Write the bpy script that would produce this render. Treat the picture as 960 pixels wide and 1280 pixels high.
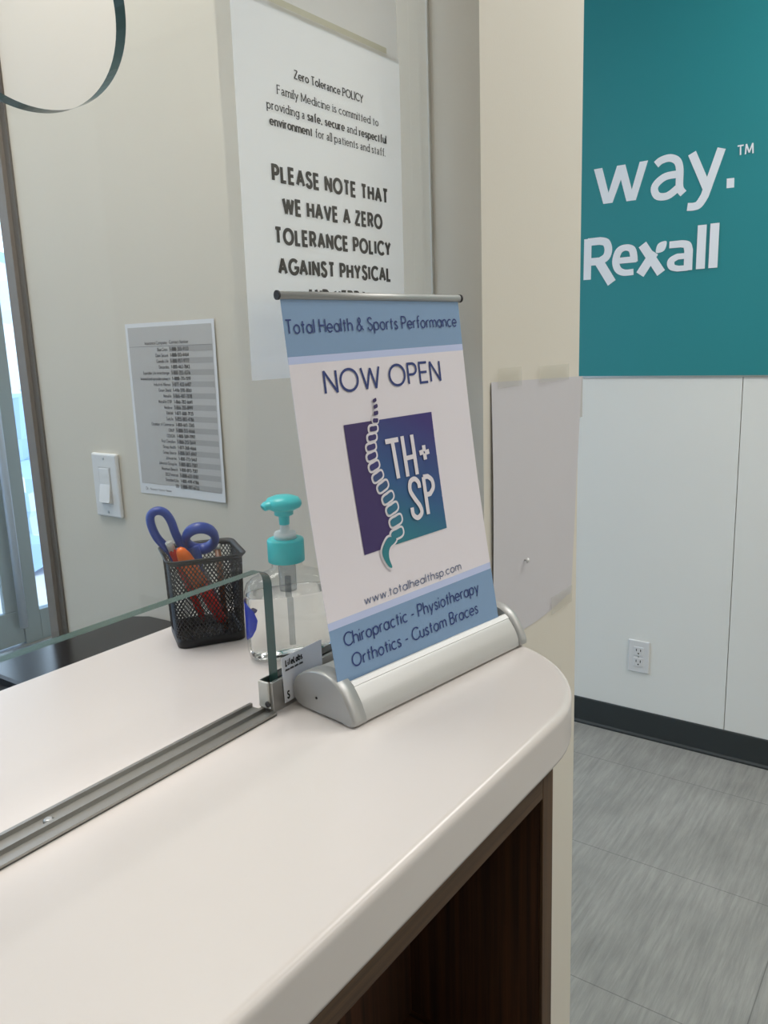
import bpy, bmesh, math, random
from mathutils import Vector, Matrix

# ------------------------------------------------------------------ camera, world, lights, exposure
C = bpy.context.scene
for o in list(bpy.data.objects):
    bpy.data.objects.remove(o)
COL = C.collection
Z0 = 1.065                                   # height of the counter top above the floor
PITCH, ROLL, YAW = math.radians(11.77), math.radians(-2.03), math.radians(35.95)
cam_data = bpy.data.cameras.new('camera')
cam = bpy.data.objects.new('camera', cam_data)
COL.objects.link(cam)
fw = Vector((-math.sin(YAW) * math.cos(PITCH), math.cos(YAW) * math.cos(PITCH), -math.sin(PITCH)))
r0 = Vector((math.cos(YAW), math.sin(YAW), 0))
u0 = r0.cross(fw)
cr = math.cos(ROLL) * r0 + math.sin(ROLL) * u0
cu = -math.sin(ROLL) * r0 + math.cos(ROLL) * u0
cam.matrix_world = Matrix(((cr.x, cu.x, -fw.x, 0), (cr.y, cu.y, -fw.y, 0), (cr.z, cu.z, -fw.z, Z0 + .30), (0, 0, 0, 1)))
cam_data.sensor_width = 36
cam_data.lens = 1015 / 1280 * 36
cam_data.clip_start = .02
C.camera = cam

C.view_settings.view_transform = 'Standard'
C.view_settings.look = 'None'
C.view_settings.gamma = 1
C.view_settings.use_curve_mapping = False
C.view_settings.exposure = -0.22

world = bpy.data.worlds.new('world')
C.world = world
world.use_nodes = True
bg = world.node_tree.nodes['Background']
bg.inputs['Color'].default_value = (.60, .78, 1.0, 1)
bg.inputs['Strength'].default_value = 4.2

LAMPS = (                                    # ceiling troffers: x, y, length, strength
    (.25, -1.5, 1.2, 6.0), (.20, .80, 1.0, 4.0), (.25, 1.95, 1.2, 27.0), (1.7, -.5, 1.2, .8), (1.7, 1.6, 1.2, 18.0),
    (-1.35, -1.0, 1.0, 4.0), (-1.08, .44, .8, 17.5), (-2.6, .4, 1.0, 8.0), (-2.6, 1.9, 1.0, 8.0))


def ceiling_lamp(x, y, w, d, strength):
    ld = bpy.data.lights.new('troffer_light', 'AREA')
    ld.shape = 'RECTANGLE'
    ld.size, ld.size_y = w, d
    ld.energy = strength
    ld.color = (1.0, .962, .92)
    lo = bpy.data.objects.new('troffer_light', ld)
    lo.location = (x, y, 2.66)
    COL.objects.link(lo)


for lx, ly, ll, ls in LAMPS:
    ceiling_lamp(lx, ly, .6, ll, ls)


# ------------------------------------------------------------------ materials
def lin(c):
    out = []
    for v in c:
        v /= 255
        out.append(v / 12.92 if v <= .04045 else ((v + .055) / 1.055) ** 2.4)
    return tuple(out) + (1,)


def mat(name, rgb, rough=.5, metal=0, spec=.5, coat=0, noise=0, nscale=40, bump=0, bscale=200, rgb2=None):
    m = bpy.data.materials.new(name)
    m.use_nodes = True
    nt = m.node_tree
    p = nt.nodes['Principled BSDF']
    p.inputs['Roughness'].default_value = rough
    p.inputs['Metallic'].default_value = metal
    p.inputs['Specular IOR Level'].default_value = spec
    p.inputs['Coat Weight'].default_value = coat
    c = lin(rgb)
    tc = nt.nodes.new('ShaderNodeTexCoord')
    if noise or rgb2:
        n = nt.nodes.new('ShaderNodeTexNoise')
        n.inputs['Scale'].default_value = nscale
        n.inputs['Detail'].default_value = 4
        nt.links.new(tc.outputs['Object'], n.inputs['Vector'])
        mx = nt.nodes.new('ShaderNodeMix')
        mx.data_type = 'RGBA'
        if rgb2:
            a, b = c, lin(rgb2)
        else:
            a = tuple(v * (1 - noise) for v in c[:3]) + (1,)
            b = tuple(min(1, v * (1 + noise)) for v in c[:3]) + (1,)
        mx.inputs[6].default_value = a
        mx.inputs[7].default_value = b
        nt.links.new(n.outputs['Fac'], mx.inputs[0])
        nt.links.new(mx.outputs[2], p.inputs['Base Color'])
    else:
        p.inputs['Base Color'].default_value = c
    if bump:
        n2 = nt.nodes.new('ShaderNodeTexNoise')
        n2.inputs['Scale'].default_value = bscale
        n2.inputs['Detail'].default_value = 3
        nt.links.new(tc.outputs['Object'], n2.inputs['Vector'])
        bp = nt.nodes.new('ShaderNodeBump')
        bp.inputs['Strength'].default_value = bump
        bp.inputs['Distance'].default_value = .002
        nt.links.new(n2.outputs['Fac'], bp.inputs['Height'])
        nt.links.new(bp.outputs['Normal'], p.inputs['Normal'])
    return m


def pane_mat(name, tint, f0=.04, rough=0.0):
    """clear sheet glass: straight transmission plus a Schlick reflection, the same from both sides"""
    m = bpy.data.materials.new(name)
    m.use_nodes = True
    nt = m.node_tree
    nt.nodes.clear()
    out = nt.nodes.new('ShaderNodeOutputMaterial')
    tr = nt.nodes.new('ShaderNodeBsdfTransparent')
    tr.inputs['Color'].default_value = tint
    gl = nt.nodes.new('ShaderNodeBsdfGlossy')
    gl.inputs['Roughness'].default_value = rough
    mx = nt.nodes.new('ShaderNodeMixShader')
    ge = nt.nodes.new('ShaderNodeNewGeometry')
    dt = nt.nodes.new('ShaderNodeVectorMath')
    dt.operation = 'DOT_PRODUCT'
    nt.links.new(ge.outputs['Normal'], dt.inputs[0])
    nt.links.new(ge.outputs['Incoming'], dt.inputs[1])

    def math_node(op, a, b):
        n = nt.nodes.new('ShaderNodeMath')
        n.operation = op
        for i, v in enumerate((a, b)):
            if isinstance(v, (int, float)):
                n.inputs[i].default_value = v
            elif v is not None:
                nt.links.new(v, n.inputs[i])
        return n.outputs[0]
    c = math_node('ABSOLUTE', dt.outputs['Value'], None)
    c = math_node('SUBTRACT', 1.0, c)
    c = math_node('POWER', c, 5.0)
    c = math_node('MULTIPLY', c, 1 - f0)
    c = math_node('ADD', c, f0)
    nt.links.new(c, mx.inputs[0])
    nt.links.new(tr.outputs[0], mx.inputs[1])
    nt.links.new(gl.outputs[0], mx.inputs[2])
    nt.links.new(mx.outputs[0], out.inputs['Surface'])
    return m


def wood_mat(name, dark, light, axis, rough=.6):
    m = bpy.data.materials.new(name)
    m.use_nodes = True
    nt = m.node_tree
    p = nt.nodes['Principled BSDF']
    p.inputs['Roughness'].default_value = rough
    tc = nt.nodes.new('ShaderNodeTexCoord')
    mp = nt.nodes.new('ShaderNodeMapping')
    s = [190, 190, 190]
    s[axis] = 3.0
    mp.inputs['Scale'].default_value = s
    nt.links.new(tc.outputs['Object'], mp.inputs['Vector'])
    n = nt.nodes.new('ShaderNodeTexNoise')
    n.inputs['Scale'].default_value = 1.0
    n.inputs['Detail'].default_value = 5
    n.inputs['Roughness'].default_value = .7
    nt.links.new(mp.outputs[0], n.inputs['Vector'])
    r = nt.nodes.new('ShaderNodeValToRGB')
    r.color_ramp.elements[0].position = .33
    r.color_ramp.elements[0].color = lin(dark)
    r.color_ramp.elements[1].position = .72
    r.color_ramp.elements[1].color = lin(light)
    nt.links.new(n.outputs['Fac'], r.inputs[0])
    nt.links.new(r.outputs[0], p.inputs['Base Color'])
    return m


def floor_mat():
    m = bpy.data.materials.new('grey_vinyl_tile')
    m.use_nodes = True
    nt = m.node_tree
    p = nt.nodes['Principled BSDF']
    p.inputs['Roughness'].default_value = .42
    tc = nt.nodes.new('ShaderNodeTexCoord')
    mp = nt.nodes.new('ShaderNodeMapping')
    mp.inputs['Scale'].default_value = (75, 5, 1)
    nt.links.new(tc.outputs['Object'], mp.inputs['Vector'])
    n = nt.nodes.new('ShaderNodeTexNoise')
    n.inputs['Scale'].default_value = 1
    n.inputs['Detail'].default_value = 6
    n.inputs['Roughness'].default_value = .72
    nt.links.new(mp.outputs[0], n.inputs['Vector'])
    n2 = nt.nodes.new('ShaderNodeTexNoise')
    n2.inputs['Scale'].default_value = 6
    n2.inputs['Detail'].default_value = 2
    nt.links.new(tc.outputs['Object'], n2.inputs['Vector'])
    r = nt.nodes.new('ShaderNodeValToRGB')
    r.color_ramp.elements[0].position = .25
    r.color_ramp.elements[0].color = lin((124, 125, 122))
    r.color_ramp.elements[1].position = .78
    r.color_ramp.elements[1].color = lin((168, 168, 163))
    nt.links.new(n.outputs['Fac'], r.inputs[0])
    mx = nt.nodes.new('ShaderNodeMix')
    mx.data_type = 'RGBA'
    mx.blend_type = 'OVERLAY'
    mx.inputs[0].default_value = .25
    nt.links.new(r.outputs[0], mx.inputs[6])
    nt.links.new(n2.outputs['Fac'], mx.inputs[7])
    # joints of the tiles
    sx = nt.nodes.new('ShaderNodeSeparateXYZ')
    nt.links.new(tc.outputs['Object'], sx.inputs[0])

    def joint(sock, off, pitch):
        a = nt.nodes.new('ShaderNodeMath')
        a.operation = 'ADD'
        a.inputs[1].default_value = off
        nt.links.new(sock, a.inputs[0])
        b = nt.nodes.new('ShaderNodeMath')
        b.operation = 'PINGPONG'
        b.inputs[1].default_value = pitch / 2
        nt.links.new(a.outputs[0], b.inputs[0])
        c = nt.nodes.new('ShaderNodeMath')
        c.operation = 'LESS_THAN'
        c.inputs[1].default_value = .0011
        nt.links.new(b.outputs[0], c.inputs[0])
        return c.outputs[0]
    j1 = joint(sx.outputs[1], -1.455, .463)
    j2 = joint(sx.outputs[0], .25, .926)
    mxx = nt.nodes.new('ShaderNodeMath')
    mxx.operation = 'MAXIMUM'
    nt.links.new(j1, mxx.inputs[0])
    nt.links.new(j2, mxx.inputs[1])
    sc = nt.nodes.new('ShaderNodeMath')
    sc.operation = 'MULTIPLY'
    sc.inputs[1].default_value = .55
    nt.links.new(mxx.outputs[0], sc.inputs[0])
    mj = nt.nodes.new('ShaderNodeMix')
    mj.data_type = 'RGBA'
    mj.inputs[7].default_value = lin((70, 72, 72))
    nt.links.new(sc.outputs[0], mj.inputs[0])
    nt.links.new(mx.outputs[2], mj.inputs[6])
    nt.links.new(mj.outputs[2], p.inputs['Base Color'])
    return m


def grad_mat(name, c_list, origin, direction, length, rough=.5):
    """printed colour gradient across a flat print, in object space"""
    m = bpy.data.materials.new(name)
    m.use_nodes = True
    nt = m.node_tree
    p = nt.nodes['Principled BSDF']
    p.inputs['Roughness'].default_value = rough
    tc = nt.nodes.new('ShaderNodeTexCoord')
    sb = nt.nodes.new('ShaderNodeVectorMath')
    sb.operation = 'SUBTRACT'
    sb.inputs[1].default_value = origin
    nt.links.new(tc.outputs['Object'], sb.inputs[0])
    dt = nt.nodes.new('ShaderNodeVectorMath')
    dt.operation = 'DOT_PRODUCT'
    dt.inputs[1].default_value = Vector(direction).normalized() / length
    nt.links.new(sb.outputs[0], dt.inputs[0])
    r = nt.nodes.new('ShaderNodeValToRGB')
    els = r.color_ramp.elements
    while len(els) < len(c_list):
        els.new(.5)
    for e_, (pos, c) in zip(els, c_list):
        e_.position = pos
        e_.color = lin(c)
    nt.links.new(dt.outputs['Value'], r.inputs[0])
    nt.links.new(r.outputs[0], p.inputs['Base Color'])
    return m


def stone_mat():
    m = bpy.data.materials.new('pale_stone_bank')
    m.use_nodes = True
    nt = m.node_tree
    p = nt.nodes['Principled BSDF']
    p.inputs['Roughness'].default_value = .85
    tc = nt.nodes.new('ShaderNodeTexCoord')
    vo = nt.nodes.new('ShaderNodeTexVoronoi')
    vo.inputs['Scale'].default_value = 3.2
    nt.links.new(tc.outputs['Object'], vo.inputs['Vector'])
    sx = nt.nodes.new('ShaderNodeSeparateColor')
    nt.links.new(vo.outputs['Color'], sx.inputs[0])
    r = nt.nodes.new('ShaderNodeValToRGB')
    r.color_ramp.interpolation = 'CONSTANT'
    for pos, c in ((.3, (168, 198, 232)), (.62, (240, 244, 250)), (.86, (140, 170, 205))):
        e_ = r.color_ramp.elements.new(pos)
        e_.color = lin(c)
    r.color_ramp.elements[0].color = lin((214, 228, 245))
    nt.links.new(sx.outputs[0], r.inputs[0])
    nt.links.new(r.outputs[0], p.inputs['Base Color'])
    return m


M = {
    'wall': mat('warm_beige_paint', (217, 211, 198), .75, noise=.03, nscale=3, bump=.05, bscale=300),
    'panel': mat('white_wall_panel', (238, 238, 233), .45, noise=.015, nscale=5),
    'teal': mat('teal_sign_face', (36, 138, 144), .42),
    'sign_white': mat('white_sign_vinyl', (240, 244, 250), .5),
    'alu': mat('brushed_aluminium', (190, 190, 188), .34, 1),
    'alu_paint': mat('silver_plastic', (178, 178, 176), .42, .45),
    'alu_body': mat('satin_silver_extrusion', (196, 196, 194), .4, .55),
    'alu_end': mat('pale_end_plate', (214, 213, 206), .4, .2),
    'black_rubber': mat('black_vinyl_baseboard', (44, 50, 51), .5),
    'solid': mat('white_solid_surface', (220, 213, 208), .26, noise=.006, nscale=2),
    'glass': pane_mat('clear_glass', (.972, .980, .970, 1)),
    'glass_edge': mat('green_glass_edge', (50, 80, 74), .22, spec=.6),
    'walnut': wood_mat('walnut_laminate_shaded', (34, 18, 9), (92, 56, 32), 2),  # inside of the niche: shade of the recess put into a darker walnut
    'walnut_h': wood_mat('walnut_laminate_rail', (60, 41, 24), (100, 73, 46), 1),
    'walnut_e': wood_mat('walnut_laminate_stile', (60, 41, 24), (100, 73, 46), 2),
    'desk': mat('dark_grey_laminate', (28, 26, 25), .16, spec=.6, noise=.08, nscale=300),
    'black': mat('black_plastic', (20, 20, 21), .4),
    'mesh': mat('black_powder_coat', (30, 30, 32), .45),
    'paper': mat('white_paper', (228, 230, 234), .8, noise=.012, nscale=60),
    'paper_grey': mat('grey_white_paper', (190, 189, 188), .8, noise=.02, nscale=30),
    'ink': mat('black_ink', (30, 30, 32), .7),
    'ink_soft': mat('soft_grey_ink', (108, 108, 112), .7),
    'stripe': mat('grey_table_stripe', (168, 167, 167), .8),
    'plate': mat('white_plastic', (226, 226, 226), .35),
    'slot': mat('dark_slot', (60, 60, 62), .6),
    'blue': mat('blue_scissor_plastic', (38, 66, 158), .38),
    'steel': mat('scissor_steel', (170, 172, 176), .25, 1),
    'orange': mat('orange_plastic', (255, 118, 20), .35),
    'red': mat('red_ink_barrel', (205, 40, 24), .35),
    'clear': pane_mat('clear_plastic', (.93, .94, .94, 1), .06, .05),
    'tape': pane_mat('clear_tape', (.985, .982, .97, 1), .03, .5),
    'pump': mat('teal_plastic', (60, 205, 208), .32),
    'collar': mat('white_pump_collar', (232, 234, 232), .4),
    'label_blue': mat('blue_label', (28, 48, 160), .4),
    'print_white': mat('banner_print_white', (233, 227, 232), .45),
    'print_blue': mat('banner_print_blue', (130, 160, 194), .45),
    'print_pale': mat('banner_print_pale_blue', (195, 206, 240), .45),
    'banner_back': mat('grey_banner_back', (150, 150, 152), .6),
    'navy': mat('navy_ink', (36, 56, 120), .5),
    'greyblue': mat('grey_blue_ink', (96, 108, 140), .5),
    'taupe': mat('taupe_metal_trim', (118, 108, 99), .5),
    'taupe_shade': mat('taupe_gap_shade', (88, 81, 74), .6),  # darker copy of the taupe, painted shade for the gap
    'frame': mat('grey_blue_aluminium', (150, 166, 172), .35, .3),
    'frame_lt': mat('pale_blue_aluminium', (196, 210, 226), .3, .3),
    'ceiling': mat('ceiling_white', (232, 230, 226), .9, noise=.02, nscale=90),
    'diffuser': None,
    'floor': floor_mat(),
    'stone': mat('pale_boulder', (205, 214, 226), .8, noise=.12, nscale=4),
    'stone_b': mat('bluish_boulder', (120, 150, 190), .8, noise=.12, nscale=4),
    'paving': mat('pale_paving', (245, 240, 238), .8, rgb2=(214, 210, 214), nscale=2.5),
}
dm = bpy.data.materials.new('troffer_diffuser')
dm.use_nodes = True
dp = dm.node_tree.nodes['Principled BSDF']
dp.inputs['Emission Color'].default_value = (1, .96, .9, 1)
dp.inputs['Emission Strength'].default_value = .3
M['diffuser'] = dm


def gel_mat():
    m = bpy.data.materials.new('clear_gel')
    m.use_nodes = True
    p = m.node_tree.nodes['Principled BSDF']
    p.inputs['Transmission Weight'].default_value = 1
    p.inputs['Roughness'].default_value = .01
    p.inputs['IOR'].default_value = 1.33
    p.inputs['Base Color'].default_value = (.975, .985, .98, 1)
    return m


def sheet_mat(name, rgb, through):
    m = mat(name, rgb, .8, noise=.012, nscale=60)
    nt = m.node_tree
    p = nt.nodes['Principled BSDF']
    tl = nt.nodes.new('ShaderNodeBsdfTranslucent')
    tl.inputs['Color'].default_value = lin(rgb)
    mx = nt.nodes.new('ShaderNodeMixShader')
    mx.inputs[0].default_value = through
    out = nt.nodes['Material Output']
    nt.links.new(p.outputs[0], mx.inputs[1])
    nt.links.new(tl.outputs[0], mx.inputs[2])
    nt.links.new(mx.outputs[0], out.inputs['Surface'])
    return m


M['notice'] = sheet_mat('thin_copier_paper', (244, 242, 240), .40)
M['gel'] = gel_mat()
M['bottle'] = pane_mat('clear_bottle_plastic', (.97, .98, .98, 1), .045, .03)
M['tube'] = pane_mat('milky_tube', (.80, .82, .83, 1), .08, .2)


# ------------------------------------------------------------------ mesh helpers
class MB:
    def __init__(s):
        s.v, s.f, s.mi, s.sm = [], [], [], []
        s.lift = 0

    def add(s, vs, fs, mi=0, smooth=False):
        b = len(s.v)
        s.v += [Vector(p) for p in vs]
        for f in fs:
            s.f.append([b + i for i in f])
            s.mi.append(mi)
            s.sm.append(smooth)
        return s

    def box(s, x0, x1, y0, y1, z0, z1, mi=0):
        v = [(x, y, z) for x in (x0, x1) for y in (y0, y1) for z in (z0, z1)]
        return s.add(v, [(0, 1, 3, 2), (4, 6, 7, 5), (0, 4, 5, 1), (2, 3, 7, 6), (0, 2, 6, 4), (1, 5, 7, 3)], mi)

    def obox(s, c, ax, ay, az, mi=0):
        c, ax, ay, az = map(Vector, (c, ax, ay, az))
        v = [c + i * ax + j * ay + k * az for i in (-1, 1) for j in (-1, 1) for k in (-1, 1)]
        return s.add(v, [(0, 1, 3, 2), (4, 6, 7, 5), (0, 4, 5, 1), (2, 3, 7, 6), (0, 2, 6, 4), (1, 5, 7, 3)], mi)

    def loft(s, rings, mi=0, smooth=True, cap0=True, cap1=True, closed=True):
        n = len(rings[0])
        b = len(s.v)
        for r in rings:
            s.v += [Vector(p) for p in r]
        for i in range(len(rings) - 1):
            for j in range(n if closed else n - 1):
                k = (j + 1) % n
                s.f.append([b + i * n + j, b + i * n + k, b + (i + 1) * n + k, b + (i + 1) * n + j])
                s.mi.append(mi)
                s.sm.append(smooth)
        if cap0:
            s.f.append([b + j for j in range(n)][::-1]); s.mi.append(mi); s.sm.append(False)
        if cap1:
            e_ = b + (len(rings) - 1) * n
            s.f.append([e_ + j for j in range(n)]); s.mi.append(mi); s.sm.append(False)
        return s

    def prism(s, poly, a, b, mi=0, smooth=False):
        """poly: points in 3-D, extruded from +a to +b (vectors)"""
        a, b = Vector(a), Vector(b)
        return s.loft([[Vector(p) + a for p in poly], [Vector(p) + b for p in poly]], mi, smooth)

    def lathe(s, prof, c, axis=(0, 0, 1), n=32, mi=0, cap0=True, cap1=True, sx=1, sy=1):
        ax = Vector(axis).normalized()
        t = Vector((1, 0, 0)) if abs(ax.x) < .9 else Vector((0, 1, 0))
        a = ax.cross(t).normalized()
        b_ = ax.cross(a)
        rings = []
        for r, h in prof:
            rings.append([Vector(c) + ax * h + (a * math.cos(2 * math.pi * j / n) * sx + b_ * math.sin(2 * math.pi * j / n) * sy) * r for j in range(n)])
        return s.loft(rings, mi, True, cap0, cap1)

    def tube(s, path, ra, rb=None, n=12, mi=0, closed=False, up=(0, 0, 1)):
        """sweep of an ellipse (ra across, rb along `up`) along the path"""
        rb = rb or ra
        path = [Vector(p) for p in path]
        up = Vector(up).normalized()
        rings = []
        N = len(path)
        for i, p in enumerate(path):
            if closed:
                t = path[(i + 1) % N] - path[i - 1]
            else:
                t = path[min(i + 1, N - 1)] - path[max(i - 1, 0)]
            t.normalize()
            side = t.cross(up)
            if side.length < 1e-4:
                side = t.cross(Vector((1, 0, 0)))
            side.normalize()
            u_ = side.cross(t)
            rr = ra[i] if isinstance(ra, (list, tuple)) else ra
            r2 = rb[i] if isinstance(rb, (list, tuple)) else rb
            rings.append([p + side * rr * math.cos(2 * math.pi * j / n) + u_ * r2 * math.sin(2 * math.pi * j / n) for j in range(n)])
        if closed:
            rings.append(rings[0])
            return s.loft(rings, mi, True, False, False)
        return s.loft(rings, mi, True)

    def build(s, name, mats, parent=None, bevel=0, seg=2, weld=False, angle=30):
        me = bpy.data.meshes.new(name)
        off = parent_world(parent) if parent else Vector((0, 0, 0))
        me.from_pydata([tuple(p - off) for p in s.v], [], s.f)
        for m in (mats if isinstance(mats, (list, tuple)) else [mats]):
            me.materials.append(m)
        for p, mi, sm in zip(me.polygons, s.mi, s.sm):
            p.material_index = mi
            p.use_smooth = sm
        if weld:
            bm = bmesh.new(); bm.from_mesh(me)
            bmesh.ops.remove_doubles(bm, verts=bm.verts, dist=1e-6)
            bmesh.ops.recalc_face_normals(bm, faces=bm.faces)
            bm.to_mesh(me); bm.free()
        me.validate()
        o = bpy.data.objects.new(name, me)
        COL.objects.link(o)
        if parent:
            o.parent = parent
        if bevel:
            bv = o.modifiers.new('bevel', 'BEVEL')
            bv.width = bevel
            bv.segments = seg
            bv.limit_method = 'ANGLE'
            bv.angle_limit = math.radians(angle)
            bv.harden_normals = False
        return o


def parent_world(o):
    v = Vector(o.location)
    while o.parent:
        o = o.parent
        v += o.location
    return v


def tag(o, label, cat, group=None):
    o['label'] = label
    o['category'] = cat
    if group:
        o['group'] = group
    return o


def thing(name, label, cat, loc, group=None):
    o = bpy.data.objects.new(name, None)
    o.empty_display_size = .03
    o.location = loc
    COL.objects.link(o)
    return tag(o, label, cat, group)


def struct(o, kind='structure'):
    o['kind'] = kind
    return o


def Z(h):
    return Z0 + h


def catmull(pts, n=8, closed=False):
    pts = [Vector(p) for p in pts]
    out = []
    N = len(pts)
    for i in range(N if closed else N - 1):
        p0 = pts[(i - 1) % N] if closed or i > 0 else pts[0]
        p1 = pts[i]
        p2 = pts[(i + 1) % N]
        p3 = pts[(i + 2) % N] if closed or i + 2 < N else pts[-1]
        for k in range(n):
            t = k / n
            out.append(.5 * ((2 * p1) + (-p0 + p2) * t + (2 * p0 - 5 * p1 + 4 * p2 - p3) * t * t + (-p0 + 3 * p1 - 3 * p2 + p3) * t ** 3))
    if not closed:
        out.append(pts[-1])
    return out


# ------------------------------------------------------------------ lettering: strokes laid flat on a plane
def A(cx, cy, rx, ry, a0, a1, n=16):
    return [(cx + rx * math.cos(math.radians(a0 + (a1 - a0) * i / n)), cy + ry * math.sin(math.radians(a0 + (a1 - a0) * i / n))) for i in range(n + 1)]


def sp(*pts):
    return [(p.x, p.y) for p in catmull([(x, y, 0) for x, y in pts], 5)]


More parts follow.
